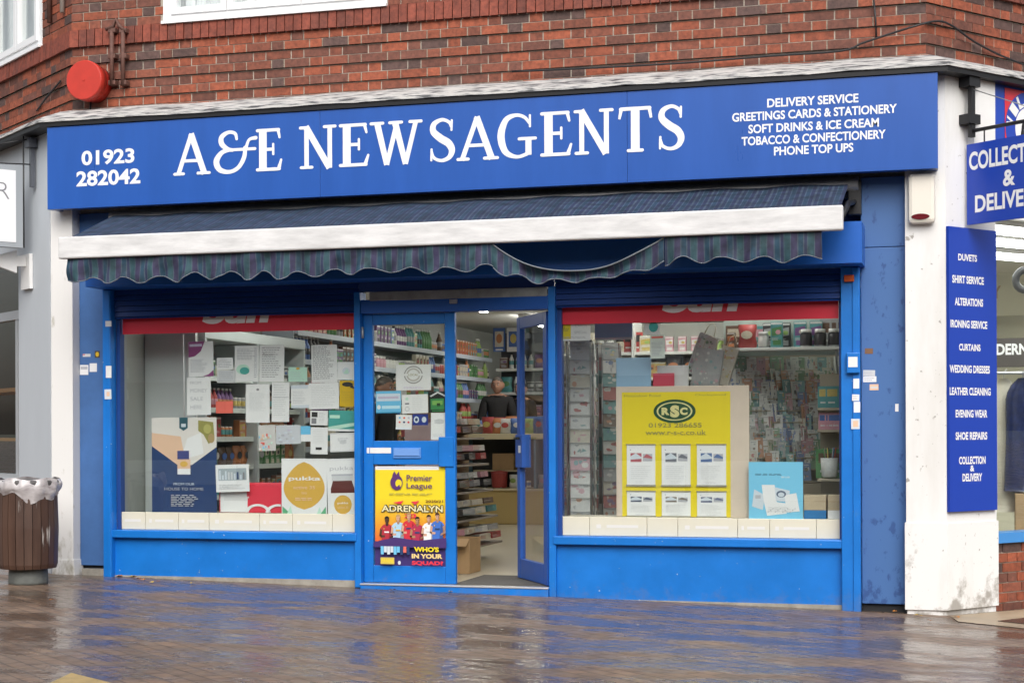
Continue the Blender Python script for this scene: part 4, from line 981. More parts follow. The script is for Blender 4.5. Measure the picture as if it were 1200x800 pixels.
# red carton with curving white hearts
cx = thing('display_carton', 'red carton with white curving heart print on the window ledge', 'carton', (P(293, 600, .15)[0], .2, .612))
a, b_ = P(257, 590, .16)[0], P(331, 590, .16)[0]; z1 = P(294, 566, .16)[1]
mm = MB(); mm.bbox(a, b_, .16, .40, .612, z1, .004); mm.build('box', REDP, cx)
s = Sheet(a + .01, b_ - .01, .615, z1 - .005, .159, REDP, th=.0005)
s.poly([(0, 0), (.45, 0), (.45, .55), (.22, .62), (.10, .98), (0, .98)], PAPER).rect(.06, .40, .44, .72, cmat((.70, .70, .70)))
for cx_ in (.62, .96):
    pts = [(cx_ - .19 + .0 * i, .0) for i in range(0)]
    arc = [(cx_ + .21 * math.cos(t_), -.02 + .32 * math.sin(t_)) for t_ in [i * math.pi / 14 for i in range(15)]]
    arc2 = [(cx_ + .15 * math.cos(t_), -.02 + .24 * math.sin(t_)) for t_ in [i * math.pi / 14 for i in range(15)]][::-1]
    cl = lambda p: (min(1, max(0, p[0])), max(0, p[1]))
    for i in range(14): s.poly([cl(arc[i]), cl(arc[i + 1]), cl(arc2[13 - i]), cl(arc2[14 - i])], PAPER)
s.text('a', .45, .5, .49, .56, PAPER, 0)
s.b.build('print', s.m, cx)
# two tea posters
s = psheet(330, 537, 383, 602, Yl)
drop = [(.52 + .43 * math.sin(t_) * (1 - .38 * abs(math.cos(t_)) ** 3), .52 + .43 * math.cos(t_)) for t_ in [i * 2 * math.pi / 40 for i in range(40)]][::-1]
drop = []
for i in range(40):
    t_ = i / 20; side = 1 if i < 20 else -1; q = t_ if i < 20 else 2 - t_
    v = .94 - .86 * q; w = .46 * math.sin(math.pi * q) ** .62 * (1 - .10 * math.cos(math.pi * q))
    drop.append((.50 + side * w * .98, v))
s.poly(drop[::-1], GOLD).text('pukka', .16, .585, .86, .68, PAPER, .02).text('active 35', .26, .45, .74, .51, PEACH, .01).text('tea', .44, .36, .56, .40, PEACH, 0).lines(.3, .24, .7, .3, 1, PEACH, rr, .4, .1)
s.poly([(.02, 0), (.02, .14), (.18, .02), (.2, 0)], cmat((.12, .42, .22))).poly([(.12, 0), (.2, .15), (.24, 0)], MINT).poly([(.78, 0), (.84, .13), (.9, 0)], MINT).poly([(.86, 0), (.98, .14), (.98, 0)], cmat((.12, .42, .22)))
s.done('poster', 'white poster with a golden teardrop and green leaves', 'poster')
s = psheet(383.5, 537, 418, 602, Yl)
s.text('pukka', .1, .77, .9, .86, LINE, .0)
s.rect(.12, .38, .92, .46, BROWN).poly([(.12, .46), (.92, .46), (.84, .60), (.2, .60)], BROWN).rect(.16, .60, .88, .72, LGREY).rect(.16, .69, .88, .72, LINE).rect(.12, 0, .92, .375, cmat((.82, .82, .80)))
s.ell(.52, .17, .3, .17, GOLD).text('pukka', .34, .17, .70, .22, PAPER, .01).text('active 35', .34, .10, .70, .14, PEACH, 0)
s.done('poster', 'white poster showing a dark jar with silver lid', 'poster')
# --- door notices
Yd = .0835
GD = 'notices on the glass of the closed door'
s = psheet(464, 427, 505, 457, Yd)
s.ell(.5, .60, .27, .35, cmat((.35, .34, .33))).ell(.5, .60, .235, .30, PAPER).ell(.5, .60, .2, .26, cmat((.5, .48, .44))).ell(.5, .60, .155, .2, PAPER).rect(.18, .56, .82, .64, PAPER).text('LOCAL', .36, .56, .64, .64, OLIVE, .01).lines(.22, .06, .8, .14, 1, LILAC, rr, .5, .1)
s.done('notice', 'white notice with a round stamp emblem on the door glass', 'notice', GD)
psheet(440.5, 458, 470, 484, Yd + .001, SKYB).rect(.03, .55, .97, .88, cmat((.65, .74, .84))).rect(.10, .65, .9, .76, LILAC).ell(.12, .28, .07, .1, PAPER).rect(.24, .2, .95, .34, cmat((.55, .80, .92))).rect(0, 0, 1, .05, cmat((.02, .22, .42))).done('sticker', 'two tone sky blue sticker on the door glass', 'sticker', GD)
psheet(471, 462, 501.5, 484, Yd).ell(.2, .78, .06, .08, MINT).rect(.12, .48, .28, .56, INK).ell(.2, .24, .09, .12, LINE).ell(.2, .24, .07, .09, PAPER).lines(.4, .15, .9, .85, 4, LGREY, rr, .2).done('notice', 'white card with three tiny icons on the door glass', 'notice', GD)
s = psheet(502, 458.5, 524.5, 483, Yd, cmat((.012, .015, .012)))
s.poly([(.08, .80), (.5, 1), (.92, .80), (.86, .74), (.5, .92), (.14, .74)], LGREY).rect(.12, .14, .82, .66, GREEN).rect(.2, .36, .74, .56, cmat((.20, .42, .10))).rect(.44, .3, .62, .44, cmat((.02, .05, .02))).rect(.18, .05, .8, .10, GREEN)
s.done('sticker', 'black sticker with green house shape on the door glass', 'sticker', GD)
s = psheet(464, 486, 482.5, 503, Yd)
for i, c_ in enumerate((SKYB, CORAL, LILAC, CORAL, NAVY, REDP)): s.ell(.24 + .28 * (i % 3), .80 - .30 * (i // 3), .07, .07, c_, 12)
s.rect(0, 0, 1, .12, PALE); s.done('sticker', 'white sticker with six coloured dots', 'sticker', GD)
psheet(483.5, 485, 501.5, 498, Yd, cmat((.02, .04, .25))).ell(.25, .5, .17, .3, PALE).ell(.75, .5, .15, .26, PALE).ell(.25, .5, .09, .16, NAVY).done('sticker', 'navy blue sticker with two pale round marks', 'sticker', GD)
psheet(505, 483.5, 525, 515, Yd).ell(.5, .68, .26, .10, LGREY).lines(.2, .6, .8, .76, 2, LINE, rr, .3).lines(.15, .12, .85, .22, 1, LGREY, rr, .4).done('notice', 'tall white sheet at the corner of the door glass', 'notice', GD)
# football poster
s = psheet(440, 546, 525, 664.5, .0745, YEL)
s.rect(0, .965, .88, 1, PAPER).rect(.03, .975, .85, .985, LGREY)
for i in range(20):
    q = i / 19; c_ = (.80 - .06 * q, .64 * (1 - q) ** 1.0 + .13 * q, .02 + .01 * q)
    s.rect(0, .70 - .45 * (i + 1) / 20, 1, .70 - .45 * i / 20, cmat(tuple(round(x, 3) for x in c_)))
s.rect(0, 0, 1, .255, cmat((.05, .03, .16))).poly([(0, .25), (.3, .30), (.62, .27), (1, .30), (1, .24), (0, .22)], cmat((.07, .035, .15)))
LPUR = cmat((.10, .03, .15))
s.ell(.30, .84, .085, .075, LPUR).ell(.33, .83, .045, .04, YEL).poly([(.24, .90), (.27, .955), (.30, .915), (.335, .95), (.345, .90)], LPUR).poly([(.30, .79), (.36, .77), (.34, .82)], LPUR)
s.text('Premier', .44, .855, .79, .915, LPUR, .01).text('League', .44, .765, .79, .835, LPUR, .01)
s.lines(.2, .715, .8, .735, 1, OLIVE, rr, .5, .05)
s.text('2020/21', .70, .645, .94, .668, BROWN, .02)
s.text('ADRENALYN', .085, .545, .945, .62, INKB, .10).text('ADRENALYN', .095, .55, .935, .613, cmat((.78, .72, .40)), .02).poly([(.25, .64), (.4, .66), (.36, .625)], REDP).poly([(.5, .65), (.62, .66), (.56, .62)], REDP)
s.text('XL', .40, .49, .62, .53, REDP, .05)
for i, (u, sh, sk, hair) in enumerate(((.17, (.45, .03, .05), (.09, .04, .025), (.01, .01, .01)), (.33, (.40, .62, .78), (.62, .36, .24), (.50, .32, .12)), (.48, (.60, .03, .05), (.62, .36, .24), (.4, .25, .10)), (.60, (.42, .03, .08), (.42, .22, .12), (.02, .015, .01)), (.76, (.80, .80, .80), (.58, .33, .22), (.04, .02, .01)), (.88, (.05, .16, .55), (.58, .34, .24), (.06, .03, .02)))):
    t0 = .445 + .02 * ((i * 7) % 3)
    SH, SK, HA = cmat(sh), cmat(sk), cmat(hair)
    dk_ = cmat(tuple(c * .55 for c in sh)); sd = cmat(tuple(c * .62 for c in sk))
    s.poly([(u - .075, .26), (u + .075, .26), (u + .070, t0 - .075), (u + .094, t0 - .060), (u + .060, t0 - .030), (u + .022, t0 - .018), (u - .022, t0 - .018), (u - .060, t0 - .030), (u - .094, t0 - .060), (u - .070, t0 - .075)], SH)
    s.poly([(u + .02, .26), (u + .075, .26), (u + .070, t0 - .075), (u + .05, t0 - .032), (u + .035, t0 - .10)], dk_)
    s.poly([(u - .094, t0 - .060), (u - .066, t0 - .078), (u - .082, t0 - .150), (u - .030, t0 - .150), (u - .030, t0 - .128), (u - .108, t0 - .128)], SK)
    s.poly([(u + .066, t0 - .078), (u + .094, t0 - .060), (u + .112, t0 - .135), (u + .04, t0 - .165), (u + .04, t0 - .145), (u + .082, t0 - .128)], sd)
    s.poly([(u - .017, t0 - .030), (u, t0 - .040), (u + .017, t0 - .030), (u + .017, t0), (u - .017, t0)], sd)
    s.poly([(u - .027, t0 + .030), (u - .025, t0 + .008), (u - .012, t0 - .010), (u + .012, t0 - .010), (u + .025, t0 + .008), (u + .027, t0 + .030), (u + .02, t0 + .048), (u - .02, t0 + .048)], SK)
    s.poly([(u + .006, t0 - .008), (u + .012, t0 - .010), (u + .025, t0 + .008), (u + .027, t0 + .030), (u + .014, t0 + .030)], sd)
    s.rect(u - .018, t0 + .021, u - .006, t0 + .025, HA).rect(u + .006, t0 + .021, u + .018, t0 + .025, HA).rect(u - .009, t0 + .001, u + .009, t0 + .004, sd)
    s.poly([(u - .029, t0 + .026), (u - .022, t0 + .038), (u + .022, t0 + .040), (u + .029, t0 + .026), (u + .031, t0 + .046), (u + .016, t0 + .060), (u - .012, t0 + .061), (u - .031, t0 + .046)], HA)
    s.rect(u - .036, t0 - .105, u + .030, t0 - .090, rr.choice([PAPER, GOLD, NAVY])).ell(u - .04, t0 - .065, .009, .008, GOLD, 8)
s.poly([(0, .25), (.3, .30), (.62, .27), (1, .30), (1, .2), (0, .2)], cmat((.06, .03, .155)))
for i in range(9):
    u = .10 + .045 * i; s.rect(u, .13 + .02 * (i % 2), u + .04, .21, rr.choice([SKYB, LILAC, PAPER, NAVY, CORAL, PALE]))
s.text("WHO'S", .56, .160, .90, .210, YEL, .05).text('IN YOUR', .53, .095, .95, .142, cmat((.80, .60, .25)), .05).text('SQUAD?', .53, .025, .96, .072, REDP, .05)
s.rect(.10, .035, .29, .10, cmat((.65, .50, .10))).text('PANINI', .115, .05, .275, .085, YEL, .02).ell(.36, .05, .02, .02, PALE)
s.done('poster', 'yellow and orange football sticker poster in the lower door panel', 'poster')
# ================================================================== RIGHT WINDOW DISPLAY
for x0, x1 in ((-3.02, -1.33), (.37, 2.50)):
    mm = MB(); mm.bbox(x0, x1, .13, .46, .55, .608, .004); mm.build('display_deck', mat('deck_board', (.55, .50, .40), .6), sf)
TANB = mat('foam_board', (.66, .55, .45), .7, var=.05)
xb0, xb1 = P(722, 520, .22)[0], P(878, 520, .22)[0]; zb1 = P(800, 452, .22)[1]
mm = MB(); mm.bbox(xb0, xb1, .222, .245, .609, zb1, .004)
bd = mm.build('display_board', TANB); tag(bd, 'tan display board standing behind the glass with a yellow poster on it', 'display board')
s = Sheet(P(729, 530, .218)[0], P(856, 530, .218)[0], .612, P(790, 459, .218)[1], .2185, YEL)
s.text('Hounslow Road', .02, .962, .36, .982, OLIVE, 0).text('Chorleywood', .68, .962, .96, .982, OLIVE, 0)
DG = cmat((.012, .07, .03)); YP = cmat((.72, .66, .30))
s.ell(.49, .845, .195, .095, DG, 40).ell(.49, .845, .165, .075, YP, 40).ell(.49, .845, .15, .066, DG, 40)
s.text('R', .37, .815, .445, .875, YP, .06).text('S', .45, .795, .535, .893, YP, .07).text('C', .54, .815, .61, .875, YP, .06)
s.text('01923 286655', .25, .715, .74, .752, OLIVE, .012).text('www.r-s-c.co.uk', .22, .655, .78, .695, OLIVE, .012)
ps = s.done('poster', 'yellow poster with a green oval emblem on the tan board', 'poster')
for i in range(3):
    for j in range(2):
        u0 = .045 + .325 * i; v1 = .575 - .375 * j
        x0 = s.x0 + (s.x1 - s.x0) * u0; x1 = s.x0 + (s.x1 - s.x0) * (u0 + .265); z1_ = s.z0 + (s.z1 - s.z0) * v1; z0_ = max(.613, z1_ - (s.z1 - s.z0) * .325)
        q = Sheet(x0, x1, z0_, z1_, .2145, PAPER, th=.003); v0 = .02
        hh = cmat([(.45, .12, .14), (.16, .17, .2), (.10, .17, .36), (.10, .12, .18), (.22, .19, .16), (.12, .14, .24)][j * 3 + i])
        q.rect(.13, .58, .52, .80, hh).poly([(.13, .72), (.32, .80), (.52, .70), (.52, .66), (.13, .64)], PALE).ell(.13, .88, .02, .015, INK, 8).rect(.57, .60, .90, .78, LINE).poly([(.57, .69), (.7, .78), (.9, .70), (.9, .66)], hh).lines(.14, .15, .88, .5, 4, LGREY, rr, .2).lines(.3, .05, .7, .12, 1, LGREY, rr, .2)
        q.done('leaflet_card', 'white property leaflet on the yellow poster, ' + ['upper', 'lower'][j] + ' row, ' + [['with red brick house photo', 'with grey house photo', 'with blue toned house photo'], ['with dark house photo', 'with brown house photo', 'with slate blue house photo']][j][i], 'leaflet', 'property leaflets on the yellow poster')
        h_ = MB(); h_.box(x0 - .005, x1 + .005, .208, .2105, z0_ - .008, z0_ + .006); h_.box(x0 - .005, x1 + .005, .2085, .2105, z1_, z1_ + .008); h_.build('clip_rail', mat('clear_plastic', (.35, .33, .25), .2), ps)
s = psheet(656, 379, 692, 399, Yl); s.rect(0, .1, .36, 1, YEL).text('2 for', .03, .55, .3, .8, OLIVE, 0).text('CARDS', .5, .80, .88, .93, LINE, 0).text('SPECIAL', .48, .40, .9, .55, LINE, 0).lines(.1, .1, .9, .25, 1, LINE, rr, .3)
s.done('price_card', 'white and yellow price card at the top corner of the card window', 'price card')
s = psheet(697, 377, 741, 398, .5, cmat((.35, .52, .72))); s.rect(0, 0, 1, .13, PAPER); s.done('header_card', 'pale blue header card above the spinning racks', 'card')
s = psheet(755, 372, 773, 392, Yl, PAPER); s.ell(.6, .45, .3, .3, cmat((.05, .42, .40))); s.done('notice', 'white notice with turquoise spot below the red banner', 'notice')
s = psheet(762, 392, 779, 420, Yl, cmat((.66, .72, .66))); s.lines(.1, .1, .9, .7, 6, LINE, rr, .4).rect(.1, .85, .9, .93, CORAL); s.done('notice', 'pale green leaflet under the turquoise spot notice', 'notice')
def stand_box(px0, py0, px1, py1, y, d, m_, name, label, cat, zb=.609, b=.004):
    x0, x1 = P(px0, (py0 + py1) / 2, y)[0], P(px1, (py0 + py1) / 2, y)[0]
    mm = MB(); mm.bbox(x0, x1, y, y + d, zb, P((px0 + px1) / 2, py0, y)[1], b); return tag(mm.build(name, m_), label, cat)
stand_box(722, 419, 763, 452, .27, .01, cmat((.30, .47, .64)), 'blue_card', 'large plain pale blue card standing behind the tan board', 'card')
stand_box(770, 428, 806, 452, .29, .05, cmat((.62, .62, .62)), 'white_box', 'white box standing behind the tan board', 'box')
stand_box(765, 437, 790, 452, .262, .02, cmat((.55, .06, .10)), 'red_envelope', 'red envelope in front of the white box behind the tan board', 'envelope')
s = psheet(877.5, 541, 941, 608, .16, cmat((.20, .58, .82)))
s.lines(.12, .76, .66, .80, 1, cmat((.05, .15, .25)), rr, .5, .1).lines(.6, .72, .8, .75, 1, PAPER, rr, .5, .1)
s.poly([(.06, .22), (.26, .16), (.30, .42), (.10, .52)], PALE).rect(.12, .36, .22, .42, LINE).poly([(.24, .60), (.48, .60), (.52, .30), (.68, .28), (.70, .10), (.34, .06), (.28, .3)], PAPER)
s.poly([(.48, .56), (.76, .50), (.74, .30), (.50, .32)], PALE).poly([(.66, .42), (.88, .46), (.94, .14), (.70, .12)], PAPER).ell(.6, .44, .09, .06, cmat((.08, .12, .2)), 14).ell(.6, .43, .06, .04, PALE, 14).lines(.36, .12, .88, .22, 2, LGREY, rr, .3)
for q in range(12): s.rect(.35 + .045 * q, .12 + .03 * (q % 3), .37 + .045 * q, .135 + .03 * (q % 3), LINE)
s.done('poster', 'sky blue poster with white sheets pictured, standing by the window post', 'poster')
CARDB = mat('carton_board', (.50, .40, .27), .75, var=.08, vscale=7)
def carton(px0, py0, px1, label, low):
    x0, x1 = P(px0, 595, .18)[0], P(px1, 595, .18)[0]; z1 = P((px0 + px1) / 2, py0, .18)[1]
    c = thing('small_carton', label, 'box', ((x0 + x1) / 2, .25, .609))
    zm = .609 + (z1 - .609) * .36
    mm = MB(); mm.bbox(x0, x1, .18, .34, .609, zm, .003); mm.build('tray', low, c)
    mm = MB(); mm.bbox(x0, x1, .182, .338, zm + .001, z1, .003); mm.build('lid', CARDB, c)
carton(942, 580, 968, 'tan and blue carton beside the sky blue poster', cmat((.02, .17, .42)))
carton(970, 580, 986, 'tan and white carton squeezed against the window post', PAPER)

# ---------------------------------------------------------------- things for sale
COLS0 = {'red': (.50, .03, .025), 'yellow': (.62, .45, .05), 'green': (.07, .27, .07), 'blue': (.03, .13, .45), 'white': (.66, .66, .63), 'orange': (.60, .19, .03), 'brown': (.16, .08, .04), 'pink': (.62, .25, .32), 'cream': (.62, .55, .40), 'purple': (.18, .06, .25), 'black': (.03, .03, .035), 'teal': (.05, .32, .33), 'grey': (.33, .34, .35), 'lime': (.32, .50, .08)}
COLS = {k: tuple(c * .72 + sum(v) / 3 * .2 + .01 for c in v) for k, v in COLS0.items()}
CM = {k: mat('pack_' + k, v, .4, var=.15, vscale=30) for k, v in COLS.items()}
CN = list(COLS)
CARDM = {k: mat('card_' + k, tuple(.72 * c + .28 * q for c, q in zip(v, (.58, .58, .55))), .4, var=.12, vscale=30) for k, v in COLS.items()}
PROT = {}
def proto(kind, col, col2, var=0):
    k = (kind, col, col2, var)
    if k in PROT: return PROT[k]
    r = random.Random(hash_(kind + col + col2) + var); b = MB()
    if kind == 'packet':
        w, d, h = [(.09, .05, .19), (.12, .06, .16), (.07, .05, .13)][var % 3]
        b.bbox(-w / 2, w / 2, -d / 2, d / 2, 0, h, .003, 0)
        b.add([(-w * .4, -d / 2 - .001, h * .45), (w * .4, -d / 2 - .001, h * .5), (w * .4, -d / 2 - .001, h * .82), (-w * .4, -d / 2 - .001, h * .75)], [(0, 1, 2, 3)], 1)
        b.add([(-w * .46, -d / 2 - .0008, h * .90), (w * .46, -d / 2 - .0008, h * .90), (w * .46, -d / 2 - .0008, h * .97), (-w * .46, -d / 2 - .0008, h * .97)], [(0, 1, 2, 3)], 2)
        b.add([(w * .22 * math.cos(i * math.pi / 6) + w * .12, -d / 2 - .0014, h * .60 + h * .09 * math.sin(i * math.pi / 6)) for i in range(12)], [list(range(12))], 3)
        for q in range(3): b.add([(-w * .4, -d / 2 - .0012, h * (.36 - .04 * q)), (w * r.uniform(-.1, .3), -d / 2 - .0012, h * (.36 - .04 * q)), (w * .1, -d / 2 - .0012, h * (.375 - .04 * q)), (-w * .4, -d / 2 - .0012, h * (.375 - .04 * q))], [(0, 1, 2, 3)], 2)
        b.add([(-w * .3, -d / 2 - .001, h * .1), (w * .35, -d / 2 - .001, h * .1), (w * .35, -d / 2 - .001, h * .3), (-w * .3, -d / 2 - .001, h * .3)], [(0, 1, 2, 3)], 1)
    elif kind == 'bottle':
        b.lathe([(.036, 0), (.038, .01), (.038, .06), (.0385, .061), (.0385, .12), (.038, .121), (.036, .145), (.016, .19), (.014, .215), (.018, .216), (.018, .24)], (0, 0, 0), 12, mis=[0, 0, 0, 1, 1, 0, 0, 0, 2, 2])
    elif kind == 'can':
        b.lathe([(.030, 0), (.033, .008), (.033, .04), (.0332, .041), (.0332, .085), (.033, .086), (.033, .108), (.028, .116)], (0, 0, 0), 12, mis=[2, 0, 0, 1, 1, 0, 2])
    elif kind == 'jar':
        b.lathe([(.040, 0), (.043, .01), (.043, .085), (.036, .10), (.038, .101), (.038, .125)], (0, 0, 0), 12, mis=[0, 1, 1, 2, 2])
    elif kind == 'bag':
        n, rws = 10, 6; vs = []
        for j in range(rws + 1):
            v = j / rws; t_ = .035 * math.sin(math.pi * min(1, max(0, v))) ** .6 + .003; w = .075 + .006 * math.sin(v * 9)
            for i in range(n):
                a = 2 * math.pi * i / n; vs.append((w * math.cos(a), t_ * math.sin(a), v * .2))
        b.add(vs, [(j * n + i, j * n + (i + 1) % n, (j + 1) * n + (i + 1) % n, (j + 1) * n + i) for j in range(rws) for i in range(n)], 0, True)
        b.add([(.05 * math.cos(i * math.pi / 6), -.041, .11 + .035 * math.sin(i * math.pi / 6)) for i in range(12)], [list(range(12))], 1)
    elif kind == 'book':
        w, h = [(.13, .2), (.15, .21), (.11, .18)][var % 3]
        b.bbox(-w / 2, w / 2, -.012, .012, 0, h, .002, 0)
        b.add([(-w * .38, -.0128, h * .52), (w * .38, -.0128, h * .52), (w * .38, -.0128, h * .86), (-w * .38, -.0128, h * .86)], [(0, 1, 2, 3)], 1)
        b.add([(-w * .3, -.0128, h * .2), (w * .2, -.0128, h * .2), (w * .2, -.0128, h * .28), (-w * .3, -.0128, h * .28)], [(0, 1, 2, 3)], 2)
    elif kind == 'greeting_card':
        w, h = [(.125, .17), (.13, .13), (.085, .165)][var % 3]
        b.box(-w / 2, w / 2, -.002, .002, 0, h, 0)
        for q in range(r.randint(3, 6)):
            cx, cz = r.uniform(-.32, .32) * w, r.uniform(.16, .84) * h; a, c = r.uniform(.05, .22) * w, r.uniform(.04, .16) * h; t0 = r.uniform(0, 3); n_ = r.choice([3, 4, 5, 7, 12])
            cl = lambda v, lo, hi: max(lo, min(hi, v))
            b.add([(cl(cx + a * math.cos(t0 + i * 2 * math.pi / n_), -w * .46, w * .46), -.0024 - .0003 * q, cl(cz + c * math.sin(t0 + i * 2 * math.pi / n_), .03 * h, .97 * h)) for i in range(n_)], [list(range(n_))], r.choice([1, 1, 2, 3]))
        b.add([(-w * .3, -.0046, h * .86), (w * r.uniform(0, .35), -.0046, h * .86), (w * .3, -.0046, h * .91), (-w * .3, -.0046, h * .91)], [(0, 1, 2, 3)], 2)
    elif kind == 'newspaper_stack':
        for i in range(5):
            b.bbox(-.15 + r.uniform(-.006, .006), .15 + r.uniform(-.006, .006), -.19, .19, i * .013, i * .013 + .0122, .004, 0)
        z = 5 * .013
        b.add([(-.13, -.17, z), (.05, -.17, z), (.05, -.02, z), (-.13, -.02, z)], [(0, 1, 2, 3)], 1); b.add([(-.13, .08, z), (.13, .08, z), (.13, .15, z), (-.13, .15, z)], [(0, 1, 2, 3)], 2)
        for q in range(6): b.add([(-.15, -.1912, .006 + .011 * q), (r.uniform(-.08, .14), -.1912, .006 + .011 * q), (.0, -.1912, .009 + .011 * q), (-.15, -.1912, .009 + .011 * q)], [(0, 1, 2, 3)], r.choice([1, 2]))
    third = CM['white'] if col != 'white' else CM['black']
    Q = CARDM if kind == 'greeting_card' else CM
    if kind == 'greeting_card': third = CARDM['white'] if col != 'white' else CARDM['grey']
    me = b.mesh(kind, [Q[col], Q[col2], third, Q[CN[(var * 5 + hash_(col + col2)) % 14]]])
    PROT[k] = me
    return me
def hash_(s):
    h = 7
    for c in s: h = (h * 31 + ord(c)) % 100003
    return h
def put(kind, col, col2, loc, rot, label, cat, group, var=0, sc=1, tilt=0):
    o = bpy.data.objects.new(kind, proto(kind, col, col2, var)); COL.objects.link(o)
    o.location = loc; o.rotation_euler = (tilt, 0, rot); o.scale = (sc, sc, sc)
    return tag(o, label, cat, group)
WID = {'packet': .105, 'bottle': .082, 'can': .072, 'jar': .092, 'bag': .155, 'book': .06}
HGT = {'packet': .19, 'bottle': .24, 'can': .116, 'jar': .125, 'bag': .2, 'book': .21}
def fill(a, b_, at, rot, where, group, kinds, rg, clear=.28, gap=.006, cols=None, back=0):
    """rows of goods between a and b_ along a shelf; at(u) gives the point"""
    u = a; k = None; left_ = 0
    while u < b_:
        if left_ <= 0:
            k = rg.choice(kinds); c = rg.choice(cols or CN); c2 = rg.choice(CN); left_ = rg.randint(1, 4); v = rg.randint(0, 2); sc = rg.uniform(.92, 1.18)
            while HGT[k] * sc > clear: sc *= .93
        w = WID[k] * sc + gap
        if rg.random() > .05:
            p = at(u + w / 2)
            put(k, c, c2, (p[0], p[1], p[2]), rot + rg.uniform(-.08, .08), f'{c} and {c2} {k} {where}' if c != c2 else f'{c} {k} {where}', k, group, v, sc)
        u += w; left_ -= 1
rg = random.Random(21)
SHELFM = mat('shelf_steel', (.50, .55, .62), .4, var=.06); SHELFB = mat('shelf_back', (.40, .41, .40), .7)
# long shelf unit on the left-hand wall, seen through window and doorway
wu = thing('wall_shelving', 'long steel shelf unit with groceries along the inner wall', 'shelving', (-3.35, 5.5, .06))
mm = MB(); mm.box(-3.52, -3.50, 3.05, 10.0, .06, 2.74); mm.build('back_panel', SHELFB, wu)
mm = MB(); mm.box(-3.50, -3.16, 3.03, 3.05, .06, 2.74); mm.build('end_panel', SHELFM, wu)
ORD = ['lowest', 'second', 'third', 'fourth', 'fifth', 'topmost']
for i, z in enumerate((.80, 1.12, 1.42, 1.72, 2.02, 2.31)):
    mm = MB(); mm.bbox(-3.50, -3.13, 3.06, 10.0, z - .028, z, .003); mm.box(-3.129, -3.118, 3.06, 10.0, z - .045, z + .008); mm.build('shelf', SHELFM, wu)
    if z > 1.0:
        fill(3.12, 9.95, lambda u, z=z: (-3.19, u, z), math.pi / 2, f'on the {ORD[i]} shelf of the wall unit', 'groceries on the wall shelves', ['packet', 'bottle', 'can', 'jar', 'packet', 'bottle'], rg, .27)
# chiller in the window end
ch = thing('drinks_chiller', 'grey chiller cabinet with dark interior behind the noticeboard window', 'chiller', (-3.3, 1.9, .06))
CHG = mat('chiller_grey', (.50, .55, .55), .4)
mm = MB(); mm.box(-3.50, -3.47, .72, 2.9, .06, 2.12); mm.build('back_panel', mat('chiller_dark', (.03, .04, .04), .5), ch)
for a, b_ in ((.70, .74), (1.78, 1.82), (2.88, 2.92)):
    mm = MB(); mm.bbox(-3.50, -2.98, a, b_, .06, 2.10, .005); mm.build('side_panel', CHG, ch)
mm = MB(); mm.bbox(-3.50, -2.98, .70, 2.92, 2.102, 2.20, .006); mm.build('canopy', CHG, ch)
mm = MB(); mm.bbox(-3.50, -2.95, .70, 2.92, .0605, .50, .01); mm.build('base', CHG, ch)
for i, z in enumerate((.70, .96, 1.22, 1.48, 1.76)):
    mm = MB(); mm.box(-3.468, -3.03, .745, 1.775, z - .02, z); mm.box(-3.468, -3.03, 1.825, 2.875, z - .02, z); mm.build('shelf', CHG, ch)
    mm = MB(); mm.box(-3.029, -3.02, .745, 1.775, z - .025, z + .02); mm.box(-3.029, -3.02, 1.825, 2.875, z - .025, z + .02); mm.build('price_rail', mat('price_rail', (.60, .66, .64), .4), ch)
    for a, b_, sd in ((.76, 1.76, 'first'), (1.84, 2.86, 'second')):
        fill(a, b_, lambda u, z=z: (-3.12, u, z), math.pi / 2, f'on the {ORD[i]} shelf in the {sd} chiller bay', 'chilled goods in the cabinet', [['packet', 'jar'], ['packet', 'bag'], ['packet', 'can'], ['bottle', 'can'], ['packet', 'jar']][i], rg, .21, .012, [['orange', 'green', 'brown', 'lime', 'yellow'], ['green', 'orange', 'red', 'brown'], ['brown', 'red', 'orange', 'green'], ['black', 'purple', 'brown', 'red', 'grey'], ['teal', 'green', 'black', 'brown', 'red']][i])
# newspaper stand just inside the door
ns = thing('newspaper_stand', 'stepped stand of newspapers just inside the open doorway', 'newspaper stand', (-1.2, 2.1, .06))
PINK = mat('pink_panel', (.62, .46, .46), .6, var=.1)
mm = MB(); mm.bbox(-1.38, -.98, 1.38, 1.42, .06, 1.36, .004); mm.build('end_panel', PINK, ns)
mm = MB(); mm.bbox(-1.38, -1.29, 1.425, 3.0, .06, 1.40, .004); mm.build('spine', mat('stand_wood', (.42, .30, .18), .6), ns)
for i in range(5):
    z = .22 + .25 * i; xf = -.95 - .045 * i
    mm = MB(); mm.bbox(-1.288, xf, 1.43, 3.0, z - .02, z, .003); mm.build('tier', mat('tier_board', (.30, .26, .22), .6), ns)
    for j in range(4):
        c, c2 = rg.choice(['grey', 'brown', 'cream', 'black', 'brown', 'black', 'red', 'teal']), rg.choice(['black', 'red', 'brown', 'blue', 'black', 'teal'])
        put('newspaper_stack', c, c2, (xf - .14, 1.62 + j * .36, z + .03), math.pi / 2 + rg.uniform(-.12, .12), f'stack of {c} newspapers with {c2} pictures on the {ORD[i]} tier of the stand', 'newspapers', 'newspaper stacks on the stand', rg.randint(0, 4), .92, -.10)
        put('newspaper_stack', rg.choice(['white', 'cream', 'grey', 'brown', 'pink']), rg.choice(['black', 'red', 'orange', 'blue']), (xf - .16, 1.62 + j * .36, z + .105), math.pi / 2 + rg.uniform(-.3, .3), f'loose newspapers lying on the pile of the {ORD[i]} tier', 'newspapers', 'newspaper stacks on the stand', rg.randint(0, 4), .86, -.12)
